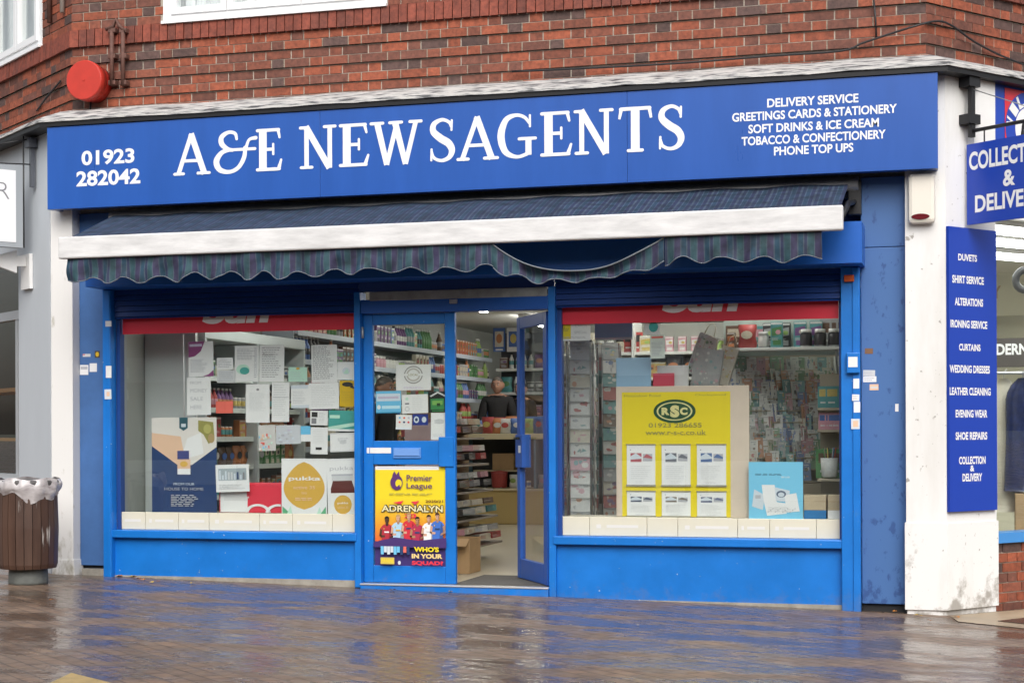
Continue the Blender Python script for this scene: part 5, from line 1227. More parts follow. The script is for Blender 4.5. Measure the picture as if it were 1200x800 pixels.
for k, (z0, z1, x0, x1, lab) in enumerate(((.061, .36, -.93, -.68, 'open brown cardboard box on the floor at the foot of the newspaper stand'), (1.405, 1.60, -1.38, -1.12, 'brown cardboard box on top of the newspaper stand'))):
    b_ = thing('cardboard_box', lab, 'box', ((x0 + x1) / 2, 1.5, z0))
    CB = mat('cardboard', (.40, .26, .13)); y0 = 1.05 if k == 0 else 1.45
    mm = MB()
    for q in ((x0, x1, y0, y0 + .006), (x0, x1, y0 + .32, y0 + .326), (x0, x0 + .006, y0 + .0065, y0 + .319), (x1 - .006, x1, y0 + .0065, y0 + .319)): mm.box(*q, z0, z1)
    mm.box(x0 + .007, x1 - .007, y0 + .007, y0 + .319, z0, z0 + .006); mm.build('tray', CB, b_)
    mm = MB(); mm.hexa([(x0, y0 - .10, z1 - .06), (x1, y0 - .10, z1 - .06), (x1, y0 - .001, z1 - .004), (x0, y0 - .001, z1 - .004), (x0, y0 - .10, z1 - .055), (x1, y0 - .10, z1 - .055), (x1, y0 - .001, z1 + .001), (x0, y0 - .001, z1 + .001)]); mm.build('flap', CB, b_)
for j in range(3):
    c = ['yellow', 'white', 'green', 'red', 'teal'][j]
    put('book', c, CN[(j * 5) % 14], (-1.34 + .03 * j, 1.95 + .16 * j, 1.402), .9, f'{c} magazine upright on top of the newspaper stand', 'magazine', 'magazines on the newspaper stand', j, 1.0)
# counter at the back
cn = thing('shop_counter', 'cream topped counter with open shelf at the back of the shop', 'counter', (-2.2, 8.5, .06))
CT = mat('counter_cream', (.60, .52, .34), .5); CTP = mat('counter_front', (.55, .41, .17), .5)
mm = MB(); mm.bbox(-3.10, .9, 8.22, 8.9, 1.175, 1.25, .006); mm.build('counter_top', CT, cn)
mm = MB(); mm.bbox(-3.08, .88, 8.30, 8.85, .061, .50, .004); mm.build('front_panel', CTP, cn)
mm = MB(); mm.bbox(-3.10, .89, 8.26, 8.86, .501, .53, .004); mm.build('shelf', CT, cn)
mm = MB(); mm.box(-3.08, .88, 8.82, 8.85, .531, 1.174); mm.build('back_panel', mat('dark_back', (.05, .05, .05), .8), cn)
for x in (-3.08, -2.05, -1.4, .85):
    mm = MB(); mm.box(x, x + .025, 8.28, 8.818, .531, 1.174); mm.build('divider', mat('divider_blue', (.12, .22, .30), .6), cn)
mm = MB(); mm.box(-3.10, 2.6, 8.93, 11.6, .059, .30); tag(mm.build('staff_platform', mat('dark_platform', (.08, .07, .06), .8)), 'low dark staff platform behind the shop counter', 'platform')
# red tub, brown box and little things on the counter shelf
xr = P(585, 556, 8.45)[0]
tb = thing('red_tub', 'red round tub on the open shelf of the counter', 'tub', (xr, 8.46, .531))
mm = MB(); mm.lathe([(.085, 0), (.10, .02), (.112, .19), (.116, .2)], (xr, 8.46, .531), 18); mm.build('bowl', CM['red'], tb)
mm = MB(); mm.lathe([(.115, 0), (.117, .015), (.03, .03)], (xr, 8.46, .7325), 18); mm.build('lid', CM['red'], tb)
mm = MB(); mm.bbox(P(577, 537, 8.55)[0], P(602, 537, 8.55)[0], 8.55, 8.78, .765, .985, .004); tag(mm.build('cardboard_box', mat('cardboard', (.40, .26, .13))), 'brown box above the red tub in the counter', 'box')
mm = MB(); mm.box(-2.95, -2.3, 8.52, 8.8, .745, .764); mm.build('inner_shelf', CT, cn)
for j in range(12):
    put(rg.choice(['packet', 'bag', 'can']), c := rg.choice(['grey', 'black', 'brown', 'white', 'teal']), rg.choice(CN), (-2.95 + .2 * j, 8.40, .532), rg.uniform(-.3, .3), f'{c} goods on the open shelf of the counter', 'goods', 'goods on the counter shelf', j % 3, .9)
for j in range(26):
    k = rg.choice(['bag', 'packet', 'bag', 'bag']); c = ['blue', 'teal', 'red', 'orange', 'white', 'blue', 'lime'][j % 7]
    put(k, c, rg.choice(['white', 'yellow', 'red']), (-3.0 + .145 * (j % 13) + rg.uniform(-.03, .03), 8.32 + .14 * (j // 13), 1.252 + .0 * (j // 13)), rg.uniform(-.6, .6), f'{c} {k} in the heap of sweets on the counter', 'sweets', 'sweets heaped on the counter', j % 3, rg.uniform(.8, 1.15))
# back wall unit
bw = thing('back_shelving', 'shelves with posters on the back wall behind the shopkeeper', 'shelving', (-1.5, 10.3, .3))
mm = MB(); mm.box(-3.10, 2.5, 10.40, 10.44, .301, 2.70); mm.build('back_panel', mat('back_dark', (.10, .10, .11), .7), bw)
for i, z in enumerate((1.15, 1.50, 1.84, 2.18)):
    mm = MB(); mm.bbox(-3.10, 2.5, 10.12, 10.395, z - .04, z, .004); mm.build('shelf', mat('pale_shelf', (.66, .67, .64), .5), bw)
    fill(-3.06, .8, lambda u, z=z: (u, 10.20, z), 0, f'on the {ORD[i]} shelf of the back wall', 'goods on the back wall shelves', ['packet', 'bottle', 'jar', 'bag'], rg, .30, .02)
for k, (a, b_, c) in enumerate(((578, 592, 'blue'), (594, 609, 'white'))):
    s = psheet(a, 384, b_, 412, 10.10, CM[c]); s.rect(.14, .2, .86, .85, CM[['cream', 'blue'][k]]).ell(.5, .55, .25, .2, CM[['orange', 'yellow'][k]], 14).rect(.2, .05, .8, .12, CM['white'])
    s.done('framed_poster', ['blue framed poster high on the back wall', 'white poster with blue picture high on the back wall'][k], 'poster')
# shelf tower in the middle of the shop, seen through the card window
md = thing('centre_shelving', 'pale shelf tower with newspapers and gifts behind the card spinners', 'shelving', (1.0, 3.6, .06))
xa, xc = P(652, 420, 3.4)[0], P(876, 420, 3.4)[0]
mm = MB(); mm.box(xa, xc, 3.82, 3.85, .06, 2.35); mm.build('back_panel', mat('shelf_board', (.36, .37, .34), .7), md)
for x in (xa, xa + (xc - xa) * .4, xc - .03):
    mm = MB(); mm.bbox(x, x + .028, 3.40, 3.818, .06, 2.35, .003); mm.build('upright', mat('pale_shelf', (.66, .67, .64), .5), md)
for i, z in enumerate((.5, .86, 1.2, 1.52, 1.80, 2.05)):
    mm = MB(); mm.bbox(xa + .03, xc - .03, 3.42, 3.815, z - .03, z, .003); mm.build('shelf', mat('pale_shelf', (.66, .67, .64), .5), md)
    fill(xa + .05, xc - .05, lambda u, z=z: (u, 3.52, z), 0, f'on the {ORD[i]} shelf of the centre tower', 'goods on the centre shelves', ['book', 'packet', 'book', 'bag', 'jar'], rg, .24, .008, ['white', 'cream', 'grey', 'teal', 'brown', 'red', 'black', 'pink', 'yellow'])

# card spinners
def spinner(cx, cy, z0, z1, yaw, label, w, cols, group, where, rg, faces=(0, 1, 2, 3)):
    t_ = thing('card_spinner', label, 'card rack', (cx, cy, .06))
    mm = MB(); mm.lathe([(.26, 0), (.26, .02), (.03, .05)], (cx, cy, .06), 20); mm.build('base', BLACK, t_)
    mm = MB(); mm.tube([(cx, cy, .1), (cx, cy, z1 + .05)], .018); mm.build('pole', GALV, t_)
    n = int((z1 - z0) / .112)
    for f in faces:
        a = yaw + f * math.pi / 2
        ex = Vector((math.cos(a), math.sin(a), 0)); en = Vector((math.sin(a), -math.cos(a), 0))
        c = Vector((cx, cy, 0)) + en * (w / 2 + .03)
        g = MB()
        for sx in (-1, 1):
            p = c + ex * sx * (w / 2 + .006)
            g.tube([(p.x, p.y, z0 - .02), (p.x, p.y, z1 + .02)], .004, 6)
        for i in range(n + 1):
            z = z0 + i * (z1 - z0) / n
            p, q = c - ex * (w / 2 + .006) + en * .02, c + ex * (w / 2 + .006) + en * .02
            g.tube([(p.x, p.y, z), (q.x, q.y, z)], .003, 6)
        g.build('wire_frame', GALV, t_)
        for i in range(n):
            z = z0 + i * (z1 - z0) / n
            col = rg.choice(cols); c2 = rg.choice(['pink', 'red', 'blue', 'orange', 'grey', 'purple', 'teal', 'cream'])
            o = put('greeting_card', col, c2, (c.x + en.x * .006, c.y + en.y * .006, z + .004), a, f'{col} greeting card with {c2} motif {where}', 'greeting card', group, rg.choice([1, 4, 7, 10]), w / .135, -.10)
spinner(P(680, 500, .82)[0], .86, .50, 1.97, math.radians(8), 'tall spinning rack of pale greeting cards close to the window glass', .165, ['white', 'white', 'pink', 'white', 'cream'], 'cards in the pale spinner', 'in the spinner nearest the glass', rg)
spinner(P(709, 500, 1.45)[0], 1.5, .50, 2.0, math.radians(35), 'spinning rack of darker cards behind the pale spinner', .15, ['grey', 'teal', 'brown', 'white', 'cream', 'red'], 'cards in the darker spinner', 'in the spinner behind the pale one', rg)
spinner(P(660, 500, 1.7)[0], 1.9, .50, 1.9, math.radians(-10), 'spinning rack half hidden behind the door post', .15, ['brown', 'red', 'cream', 'white'], 'cards in the half hidden spinner', 'in the spinner by the door post', rg)
# tiered card rack
ra = math.radians(34)
re_ = Vector((math.cos(ra), math.sin(ra), 0)); rn = Vector((math.sin(ra), -math.cos(ra), 0))
x0, _z = P(874, 480, 1.0); O = Vector((x0, 1.0, 0))
tr = thing('tiered_card_rack', 'tiered rack crammed with greeting cards beside the tan board', 'card rack', (O.x + .4, 1.4, .06))
RKM = mat('rack_board', (.40, .34, .26), .7)
def rk(a, d, z): q = O + re_ * a + rn * d; return (q.x, q.y, z)
mm = MB(); mm.hexa([rk(0, -.42, .06), rk(1.25, -.42, .06), rk(1.25, -.45, .06), rk(0, -.45, .06), rk(0, -.42, 2.0), rk(1.25, -.42, 2.0), rk(1.25, -.45, 2.0), rk(0, -.45, 2.0)]); mm.build('back_panel', RKM, tr)
mm = MB(); mm.hexa([rk(.0, -.05, .06), rk(1.25, -.05, .06), rk(1.25, -.10, .06), rk(0, -.10, .06), rk(0, -.05, .84), rk(1.25, -.05, .84), rk(1.25, -.10, .84), rk(0, -.10, .84)]); mm.build('lower_panel', RKM, tr)
for i in range(10):
    z = .86 + .098 * i; d = -.05 - .030 * i
    L = 1.22 if i > 6 else .62 + .085 * i
    mm = MB(); mm.hexa([rk(0, d, z - .012), rk(1.22, d, z - .012), rk(1.22, d - .05, z - .012), rk(0, d - .05, z - .012), rk(0, d, z - .004), rk(1.22, d, z - .004), rk(1.22, d - .05, z - .004), rk(0, d - .05, z - .004)]); mm.build('tier', RKM, tr)
    a = .02 + .03 * (i % 2)
    while a < L:
        c, c2 = rg.choice(['white', 'white', 'cream', 'grey', 'white', 'white', 'teal', 'pink', 'blue', 'green', 'orange']), rg.choice(['red', 'grey', 'blue', 'orange', 'black', 'teal', 'brown', 'green'])
        p = rk(a, d - .012 - rg.random() * .025, z)
        put('greeting_card', c, c2, p, ra + rg.uniform(-.5, .5), f'{c} greeting card with {c2} motif on tier {["one","two","three","four","five","six","seven","eight","nine","ten"][i]} of the crammed rack', 'greeting card', 'cards in the crammed rack', rg.choice([2, 5, 8]), rg.uniform(.75, 1.0), -.12 + rg.uniform(-.05, .05))
        a += rg.uniform(.038, .062)
# top shelf above the card rack
ts = thing('display_shelf', 'high shelf with books above the crammed card rack', 'shelf', (P(920, 420, 1.0)[0], 1.1, 1.98))
xs0, xs1 = P(838, 425, .95)[0], P(992, 425, .95)[0]
mm = MB(); mm.bbox(xs0, xs1, 1.16, 1.42, 1.93, 1.955, .003); mm.build('board', mat('pale_shelf', (.66, .67, .64)), ts)
mm = MB(); mm.tube([(xs0 + .1, 1.40, 1.93), (xs0 + .1, 1.18, 1.93), (xs0 + .1, 1.40, 1.72)], .01); mm.tube([(xs1 - .1, 1.40, 1.93), (xs1 - .1, 1.18, 1.93), (xs1 - .1, 1.40, 1.72)], .01); mm.build('bracket', GALV, ts)
mm = MB(); mm.box(xs0, xs1, 1.43, 1.45, 1.90, 2.4); mm.build('back_panel', mat('green_grey_board', (.40, .46, .42), .7), ts)
fill(xs0 + .04, xs1 - .04, lambda u: (u, 1.22, 1.956), 0, 'on the high shelf above the crammed rack', 'books on the high shelf', ['book', 'book', 'jar', 'book', 'bag', 'packet'], rg, .25, .006, ['red', 'black', 'grey', 'brown', 'white', 'cream', 'teal'])
fill(xs0 + .06, xs1 - .06, lambda u: (u, 1.35, 1.956), 0, 'at the back of the high shelf', 'books on the high shelf', ['book', 'packet', 'jar'], rg, .3, .01, ['black', 'brown', 'grey', 'teal'])
# gift bags leaning behind the tan board
def gift_bag(px, py0, py1, y, w, tilt, m_, m2, label):
    x, zt_ = P(px, py0, y); zb_ = P(px, py1, y)[1]
    g = thing('gift_bag', label, 'gift bag', (x, y, zb_))
    h = zt_ - zb_
    c, s_ = math.cos(tilt), math.sin(tilt)
    f = lambda u, d, v: (x + u * c + v * s_, y + d, zb_ + v * c - u * s_)
    b_ = MB(); b_.hexa([f(-w / 2, -.04, 0), f(w / 2, -.04, 0), f(w / 2, .04, 0), f(-w / 2, .04, 0), f(-w / 2, -.03, h), f(w / 2, -.03, h), f(w / 2, .03, h), f(-w / 2, .03, h)]); b_.build('bag_body', m_, g)
    p = MB()
    for k in range(34):
        u, v, r_ = rg.uniform(-.44, .44) * w, rg.uniform(.06, .94) * h, rg.uniform(.005, .014)
        p.add([f(u + r_ * math.cos(i * math.pi / 4), -.0425 - .0003 * k, min(h - .01, v + r_ * math.sin(i * math.pi / 4))) for i in range(8)], [list(range(8))], k % 3)
    p.build('print', m2, g)
    p = MB(); p.tube([f(-w * .25, -.035, h - .005), f(-w * .2, -.037, h + .07), f(0, -.037, h + .10), f(w * .2, -.037, h + .07), f(w * .25, -.035, h - .005)], .004, 6); p.build('handle', CM['cream'], g)
gift_bag(823, 408, 470, .55, .22, .16, CARDM['grey'], [CARDM['white'], CARDM['pink'], CARDM['teal']], 'grey gift bag with scattered flowers leaning behind the tan board')
gift_bag(815, 390, 440, .75, .16, .35, CARDM['white'], [CARDM['pink'], CARDM['green'], CARDM['grey']], 'white floral gift bag tipped over behind the grey one')
gift_bag(844, 405, 450, .85, .13, .3, CARDM['cream'], [CARDM['yellow'], CARDM['white'], CARDM['orange']], 'cream gift bag tipped behind the grey one')
gift_bag(905, 580, 600, .7, .2, 0, CM['brown'], [CM['white'], CM['cream'], CM['red']], 'brown gift bag behind the sky blue poster')
# pots and books by the window post
def cup(px, py, y, label):
    x, z = P(px, py, y)
    c = thing('pencil_cup', label, 'pencil cup', (x, y, z))
    m_ = MB(); m_.lathe([(.05, 0), (.06, .01), (.068, .15), (.06, .15), (.055, .02)], (x, y, z), 16); m_.build('cup', CM['white'], c)
    for k in range(7):
        a = k * .9; m_ = MB(); m_.tube([(x + .02 * math.cos(a), y + .02 * math.sin(a), z + .03), (x + .05 * math.cos(a), y + .05 * math.sin(a), z + .23)], .005, 6); m_.build('pencil', CM[['red', 'blue', 'black', 'pink', 'green', 'yellow', 'grey'][k]], c)
rs_ = thing('ledge_stand', 'narrow side stand holding books and a cup by the window post', 'stand', (P(974, 560, .6)[0], .6, .06))
xg0, xg1 = P(958, 560, .55)[0], P(990, 560, .55)[0]
for z in (.90, 1.28, 1.45):
    mm = MB(); mm.bbox(xg0, xg1, .55, .80, z - .02, z, .003); mm.build('shelf', RKM, rs_)
mm = MB(); mm.box(xg0, xg1, .81, .83, .06, 1.72); mm.build('back_panel', RKM, rs_)
cup((958 + 990) / 2 - 2, 559, .62, 'white cup of pencils on the side stand by the window post')
fill(xg0 + .02, xg1 - .01, lambda u: (u, .62, 1.281), 0, 'on the middle shelf of the side stand', 'books on the side stand', ['book'], rg, .16, .004, ['white', 'pink', 'grey'])
fill(xg0 + .02, xg1 - .01, lambda u: (u, .62, 1.451), 0, 'on the upper shelf of the side stand', 'books on the side stand', ['book'], rg, .2, .004, ['blue', 'brown', 'teal', 'orange'])
fill(xg0 + .02, xg1 - .01, lambda u: (u, .72, .901), 0, 'behind the pencil cup on the side stand', 'books on the side stand', ['book'], rg, .24, .004, ['green', 'teal', 'grey'])
# ================================================================== PEOPLE
SKIN = mat('skin', (.36, .20, .14), .5, spec=.3); HAIRD = mat('dark_hair', (.035, .03, .028), .6); HAIRG = mat('greying_hair', (.10, .085, .075), .6); CLOTH = mat('black_jumper', (.014, .014, .016), .85, bump=.3); TROU = mat('dark_trousers', (.03, .032, .04), .85); EYEW = mat('eye_white', (.45, .44, .42), .35); SHOE = mat('black_shoe', (.02, .02, .02), .4)
def person(label, loc, yaw, h, hair, elbow=None, turn=0, group=None, arms='down'):
    root = thing('person', label, 'person', loc, group)
    k = h / 1.75
    V, E_, R_ = [], [], []
    def add(p, r, par=None):
        V.append(Vector(p)); R_.append(r if isinstance(r, tuple) else (r, r))
        if par is not None: E_.append((par, len(V) - 1))
        return len(V) - 1
    pel = add((0, 0, .95), (.155, .105))
    sp = add((0, .01, 1.10), (.15, .10), pel); ch_ = add((0, .01, 1.28), (.18, .12), sp); up = add((0, .015, 1.43), (.12, .085), ch_)
    nk = add((0, .01, 1.50), (.060, .062), up)
    for sx in (-1, 1):
        s0 = add((sx * .165, .015, 1.415), .080, up)
        if arms == 'down': e0 = add((sx * .215, .03, 1.13), .055, s0); w0 = add((sx * .235, -.04, .89), .031, e0)
        else: e0 = add((sx * .225, -.02, 1.14), .056, s0); w0 = add((sx * .16, -.25, 1.07), .031, e0)
        d = (V[w0] - V[e0]).normalized()
        pm = add(V[w0] + d * .05, (.038, .018), w0)
        side = Vector((-sx * .0, -1, 0)) if arms == 'down' else Vector((1, 0, 0))
        for q, ln in ((-.030, .062), (-.010, .072), (.010, .076), (.030, .068)):
            a = add(V[pm] + d * .045 + side * q, .0105, pm)
            b_ = add(V[a] + d * ln * .55 + Vector((-sx * .008, 0, -.004)), .0095, a)
            add(V[b_] + d * ln * .42 + Vector((-sx * .014, 0, -.010)), .008, b_)
        t0 = add(V[pm] + d * .0 + side * (-.045 if arms == 'down' else -sx * .045), .011, w0); add(V[t0] + d * .045 + side * (-.012 if arms == 'down' else -sx * .012), .009, t0)
    for sx in (-1, 1):
        hp = add((sx * .09, .005, .88), .095, pel); kn = add((sx * .10, -.01, .49), .062, hp); an = add((sx * .10, .02, .09), .042, kn)
        he = add((sx * .10, .045, .045), .04, an); to = add((sx * .115, -.14, .03), (.042, .028), an)
    me = bpy.data.meshes.new('person_body'); me.from_pydata([v * k for v in V], E_, [])
    ob = bpy.data.objects.new('body', me); COL.objects.link(ob)
    sk = ob.modifiers.new('skin', 'SKIN'); sk.branch_smoothing = .6
    for i, r in enumerate(R_): me.skin_vertices[0].data[i].radius = (r[0] * k, r[1] * k)
    me.skin_vertices[0].data[0].use_root = True
    sb = ob.modifiers.new('sub', 'SUBSURF'); sb.levels = 2; sb.render_levels = 2
    bpy.context.view_layer.update()
    m2 = bpy.data.meshes.new_from_object(ob.evaluated_get(bpy.context.evaluated_depsgraph_get()))
    bpy.data.objects.remove(ob)
    # sculpt the head onto the same mesh: a shaped ellipsoid overlapping the neck
    bm = bmesh.new(); bm.from_mesh(m2)
    hs_ = bmesh.ops.create_icosphere(bm, subdivisions=4, radius=1)['verts']
    rt = Matrix.Rotation(turn, 4, 'Z')
    HC_ = Vector((0, -.016, 1.600))
    for v in hs_:
        c = v.co.copy(); x, y, z = c
        w = .079 * (1 - .20 * max(0, -z) ** 1.5) ; dpt = .096
        p = Vector((x * w, y * dpt * (1 - .10 * max(0, -z)), z * .114))
        if y < 0:
            f = -y
            p.y -= .024 * math.exp(-((x / .16) ** 2)) * math.exp(-(((z + .18) / .17) ** 2)) * f        # nose
            p.y += .012 * math.exp(-(((abs(x) - .36) / .17) ** 2)) * math.exp(-(((z - .06) / .10) ** 2)) * f  # eye sockets
            p.y -= .006 * math.exp(-(((z - .22) / .08) ** 2)) * f * (abs(x) < .6)       # brow
            p.y -= .007 * math.exp(-((x / .3) ** 2)) * math.exp(-(((z + .52) / .07) ** 2)) * f    # lips
            p.y += .005 * math.exp(-((x / .3) ** 2)) * math.exp(-(((z + .52) / .018) ** 2)) * f   # mouth line
            p.y -= .012 * math.exp(-((x / .3) ** 2)) * math.exp(-(((z + .85) / .14) ** 2)) * f    # chin
        a = abs(x)
        if a > .9 and abs(z + .02) < .28 and -.1 < y < .35: p.x += math.copysign(.016, x); p.y += .01    # ears
        v.co = (rt @ p + HC_) * k
    bm.to_mesh(m2); bm.free()
    for q in (SKIN, CLOTH, TROU, SHOE): m2.materials.append(q)
    for p in m2.polygons:
        c = p.center / k
        hand = (arms == 'down' and c.z < .90 and abs(c.x) > .19) or (arms != 'down' and c.y < -.235 and 1.0 < c.z < 1.15)
        p.material_index = 0 if c.z > 1.455 or hand else (1 if c.z > .93 or abs(c.x) > .19 and c.z > .7 else (2 if c.z > .10 else 3)); p.use_smooth = True
    body = bpy.data.objects.new('body', m2); COL.objects.link(body); body.parent = root
    # hair: cap over the top and back of the skull, with an uneven lower edge
    bm = bmesh.new(); bmesh.ops.create_icosphere(bm, subdivisions=4, radius=1)
    dele = [v for v in bm.verts if v.co.z < (.16 + .40 * max(0, -v.co.y) - .72 * max(0, v.co.y) + .05 * math.sin(v.co.x * 9))]
    bmesh.ops.delete(bm, geom=dele, context='VERTS')
    r = random.Random(4)
    for v in bm.verts:
        x, y, z = v.co; g = 1 + r.uniform(-.012, .012)
        v.co = (rt @ Vector((x * .084 * g, y * .103 * g, z * .123 * g)) + HC_) * k
    mh = bpy.data.meshes.new('hair'); bm.to_mesh(mh); bm.free(); mh.materials.append(hair)
    for p in mh.polygons: p.use_smooth = True
    ho = bpy.data.objects.new('hair', mh); COL.objects.link(ho); ho.parent = root
    for sx in (-1, 1):
        for nm, rad, off_, m_ in (('eye', .0115, 0, EYEW), ('iris', .0080, -.0062, HAIRD)):
            bm = bmesh.new(); bmesh.ops.create_uvsphere(bm, u_segments=10, v_segments=8, radius=rad * k)
            q = bpy.data.meshes.new(nm); 
            cc = (rt @ Vector((sx * .030, -.080 + off_, .008)) + HC_) * k
            bmesh.ops.translate(bm, verts=bm.verts, vec=cc); bm.to_mesh(q); bm.free(); q.materials.append(m_)
            eo = bpy.data.objects.new(nm, q); COL.objects.link(eo); eo.parent = root
        b_ = MB(); cc = [(rt @ Vector((sx * u, -.092 + .03 * abs(u) * abs(u) / .0036 * .35, .030 + w)) + HC_) * k for u, w in ((.012, 0), (.03, .005), (.048, -.001))]
        b_.tube(cc, [.004 * k, .0045 * k, .003 * k], 6); q = b_.mesh('eyebrow', [hair]); eo = bpy.data.objects.new('eyebrow', q); COL.objects.link(eo); eo.parent = root
    # collar
    b_ = MB(); b_.tube([Vector((.068 * math.cos(i * math.pi / 8), .012 + .066 * math.sin(i * math.pi / 8), 1.462 + .012 * math.sin(i * math.pi / 8))) * k for i in range(17)], .014 * k, 8, cap=False)
    q = b_.mesh('collar', [CLOTH]); eo = bpy.data.objects.new('collar', q); COL.objects.link(eo); eo.parent = root
    root.rotation_euler = (0, 0, yaw)
    return root
def place_x(px, py, y): return P(px, py, y)[0]
person('man with short grey hair in a black jumper behind the counter', (place_x(583, 450, 9.15), 9.15, .30), math.radians(12), 1.76, HAIRG, arms='front', turn=-.15)
person('man in black standing half hidden behind the open door leaf', (place_x(611, 455, 9.3), 9.3, .30), math.radians(-20), 1.70, HAIRD, arms='front')
person('man in dark clothes seen in profile through the closed door glass', (place_x(449, 445, 2.9), 2.9, .058), math.radians(80), 1.80, HAIRG)

# ================================================================== STREET-SIDE THINGS
# litter bin
gx, gy, _ = (-3.80, -.78, 0); g0 = gz(gx)
bn = thing('litter_bin', 'worn wooden slatted litter bin with a plastic liner by the white pier', 'litter bin', (gx, gy, g0))
mm = MB(); mm.lathe([(.15, 0), (.155, .02), (.15, .13), (.145, .14)], (gx, gy, g0 - .005), 24); mm.build('concrete_foot', mat('foot_concrete', (.13, .14, .13), .6, var=.3, vscale=12, bump=.3), bn)
SLATW = layered('worn_slats', (.050, .024, .016), (.50, .47, .44), 5, .61, .655, .45, stretch=(1, 1, .14), bump=.3, third=(.45, (.085, .045, .03)))
n = 22; sl_ = MB()
for i in range(n):
    a0 = 2 * math.pi * (i + .04) / n; a1 = 2 * math.pi * (i + .96) / n
    ring = []
    for zz, r_ in ((.125, .218), (.16, .228), (.45, .236), (.765, .226), (.775, .222)):
        ring.append([(gx + rr_ * math.cos(a), gy + rr_ * math.sin(a), g0 + zz) for a, rr_ in ((a0, r_), (a1, r_), (a1, r_ - .022), (a0, r_ - .022))])
    k0 = [p for q in ring for p in q]
    fs_ = [(j * 4 + c, j * 4 + (c + 1) % 4, (j + 1) * 4 + (c + 1) % 4, (j + 1) * 4 + c) for j in range(4) for c in range(4)] + [(3, 2, 1, 0), (16, 17, 18, 19)]
    sl_.add(k0, fs_)
sl_.build('slat_barrel', SLATW, bn)
mm = MB(); mm.lathe([(.205, .13), (.21, .40), (.205, .765)], (gx, gy, g0), 24); mm.build('inner_drum', DARK, bn)
mm = MB(); mm.lathe([(.21, .76), (.240, .765), (.243, .812), (.235, .826), (.20, .828)], (gx, gy, g0), 32); mm.build('rim', mat('bin_rim', (.07, .065, .065), .5), bn)
rb = random.Random(9); vs = []; N_, Rw = 64, 8
ph = [rb.uniform(0, 6) for _ in range(6)]
for j in range(Rw + 1):
    v = j / Rw
    for i in range(N_):
        a = 2 * math.pi * i / N_
        drop_ = .14 + .04 * math.sin(2 * a + ph[0]) + .018 * math.sin(7 * a + ph[1])
        r_ = .232 + .022 * math.sin(math.pi * min(1, v * 1.1)) + .009 * math.sin(11 * a + ph[2] + 3 * v) * (1 - .3 * v) + .006 * math.sin(23 * a + ph[3] - 4 * v)
        vs.append((gx + r_ * math.cos(a), gy + r_ * math.sin(a), g0 + .838 - drop_ * v - .01 * math.sin(5 * a + v * 6)))
mm = MB(); mm.add(vs, [(j * N_ + i, j * N_ + (i + 1) % N_, (j + 1) * N_ + (i + 1) % N_, (j + 1) * N_ + i) for j in range(Rw) for i in range(N_)], 0, True)
lin = layered('liner_film', (.50, .475, .48), (.27, .24, .245), 7, .40, .66, .14, stretch=(1, 1, 3), bump=.6)
mm.build('liner_bag', lin, bn)
# red bell on the brickwork
bx, bz = P(106, 97, .02)
be = thing('alarm_bell', 'round red alarm bell box on the brickwork near the canted corner', 'alarm bell', (bx, .1, bz))
mm = MB(); mm.lathe([(.155, -.09), (.155, .0), (.150, .012)], (bx, .02, bz), 40, axis='y'); mm.build('back_box', mat('dark_red', (.40, .02, .012), .45), be)
mm = MB(); mm.lathe([(.150, .0125), (.165, .013), (.168, .10), (.160, .112)], (bx, .02, bz), 48, axis='y'); mm.lathe([(.012, .1125), (.010, .116)], (bx, .02, bz), 12, axis='y'); mm.build('cover', RED, be)
mm = MB(); mm.tube([(bx - .02, .06, bz - .14), (bx - .02, .05, bz - .24), (bx - .03, .03, bz - .27)], .008, 6); mm.build('cable', BLACK, be)
# rusty pipes and brackets on the wall
def pipe(pts, r, label, name='pipe', m_=RUST, cat='pipe'):
    mm = MB(); mm.tube(pts, r, 10); return tag(mm.build(name, m_), label, cat)
def Pw(px, py, y=.05): x, z = P(px, py, y); return (x, y, z)
mp_ = thing('pipe_bracket', 'pair of rusty vertical pipes bracketed to the brickwork beside the red bell', 'pipes', Pw(137, 95))
for px in (131, 144):
    mm = MB(); mm.tube([Pw(px, 36), Pw(px, 99)], .018, 10); mm.build('pipe', RUST, mp_)
    for py in (36, 66, 97):
        mm = MB(); x, y, z = Pw(px, py); mm.bbox(x - .035, x + .035, .04, .11, z - .02, z + .02, .006); mm.build('bracket', RUST, mp_)
mm = MB(); mm.tube([Pw(124, 35), Pw(133, 31), Pw(136, 23), Pw(140, 31), Pw(147, 37)], .016, 8); mm.build('elbow', RUST, mp_)
def LBp(px, py, d=.03): s_, z = LB.hit(px, py, d); return LB.pt(s_, d, z)
for px, y1 in ((58, 27), (73, 15)):
    q = LBp(px, y1); pipe([q, (q[0], q[1], 6.2)], .022, ['thin grey brown downpipe beside the corner upper window', 'short pale pipe ending above the red bell'][px == 73], m_=[RUST, mat('pale_pipe', (.45, .40, .36), .6)][px == 73])
pipe([LBp(71, 95), LBp(60, 108), LBp(54, 115), LBp(43, 130)], .008, 'thin dark rod crossing the brickwork at an angle', 'tie_rod', BLACK, 'rod')
cab = [Pw(600, 84, .07), Pw(690, 80, .07), Pw(800, 74, .07), Pw(900, 66, .07), Pw(985, 60, .06), Pw(1010, 51, .06), Pw(1040, 41, .06), Pw(1075, 30, .06)]
def RBp(px, py, d=.05): s_, z = RB.hit(px, py, d); return RB.pt(s_, d, z)
cab += [RBp(1100, 25), RBp(1118, 32), RBp(1140, 48), RBp(1170, 64), RBp(1200, 76)]
pipe([tuple(p) for p in spline(cab, 4)], .008, 'sagging black cable running over the brickwork round the corner', 'cable', BLACK, 'cable')
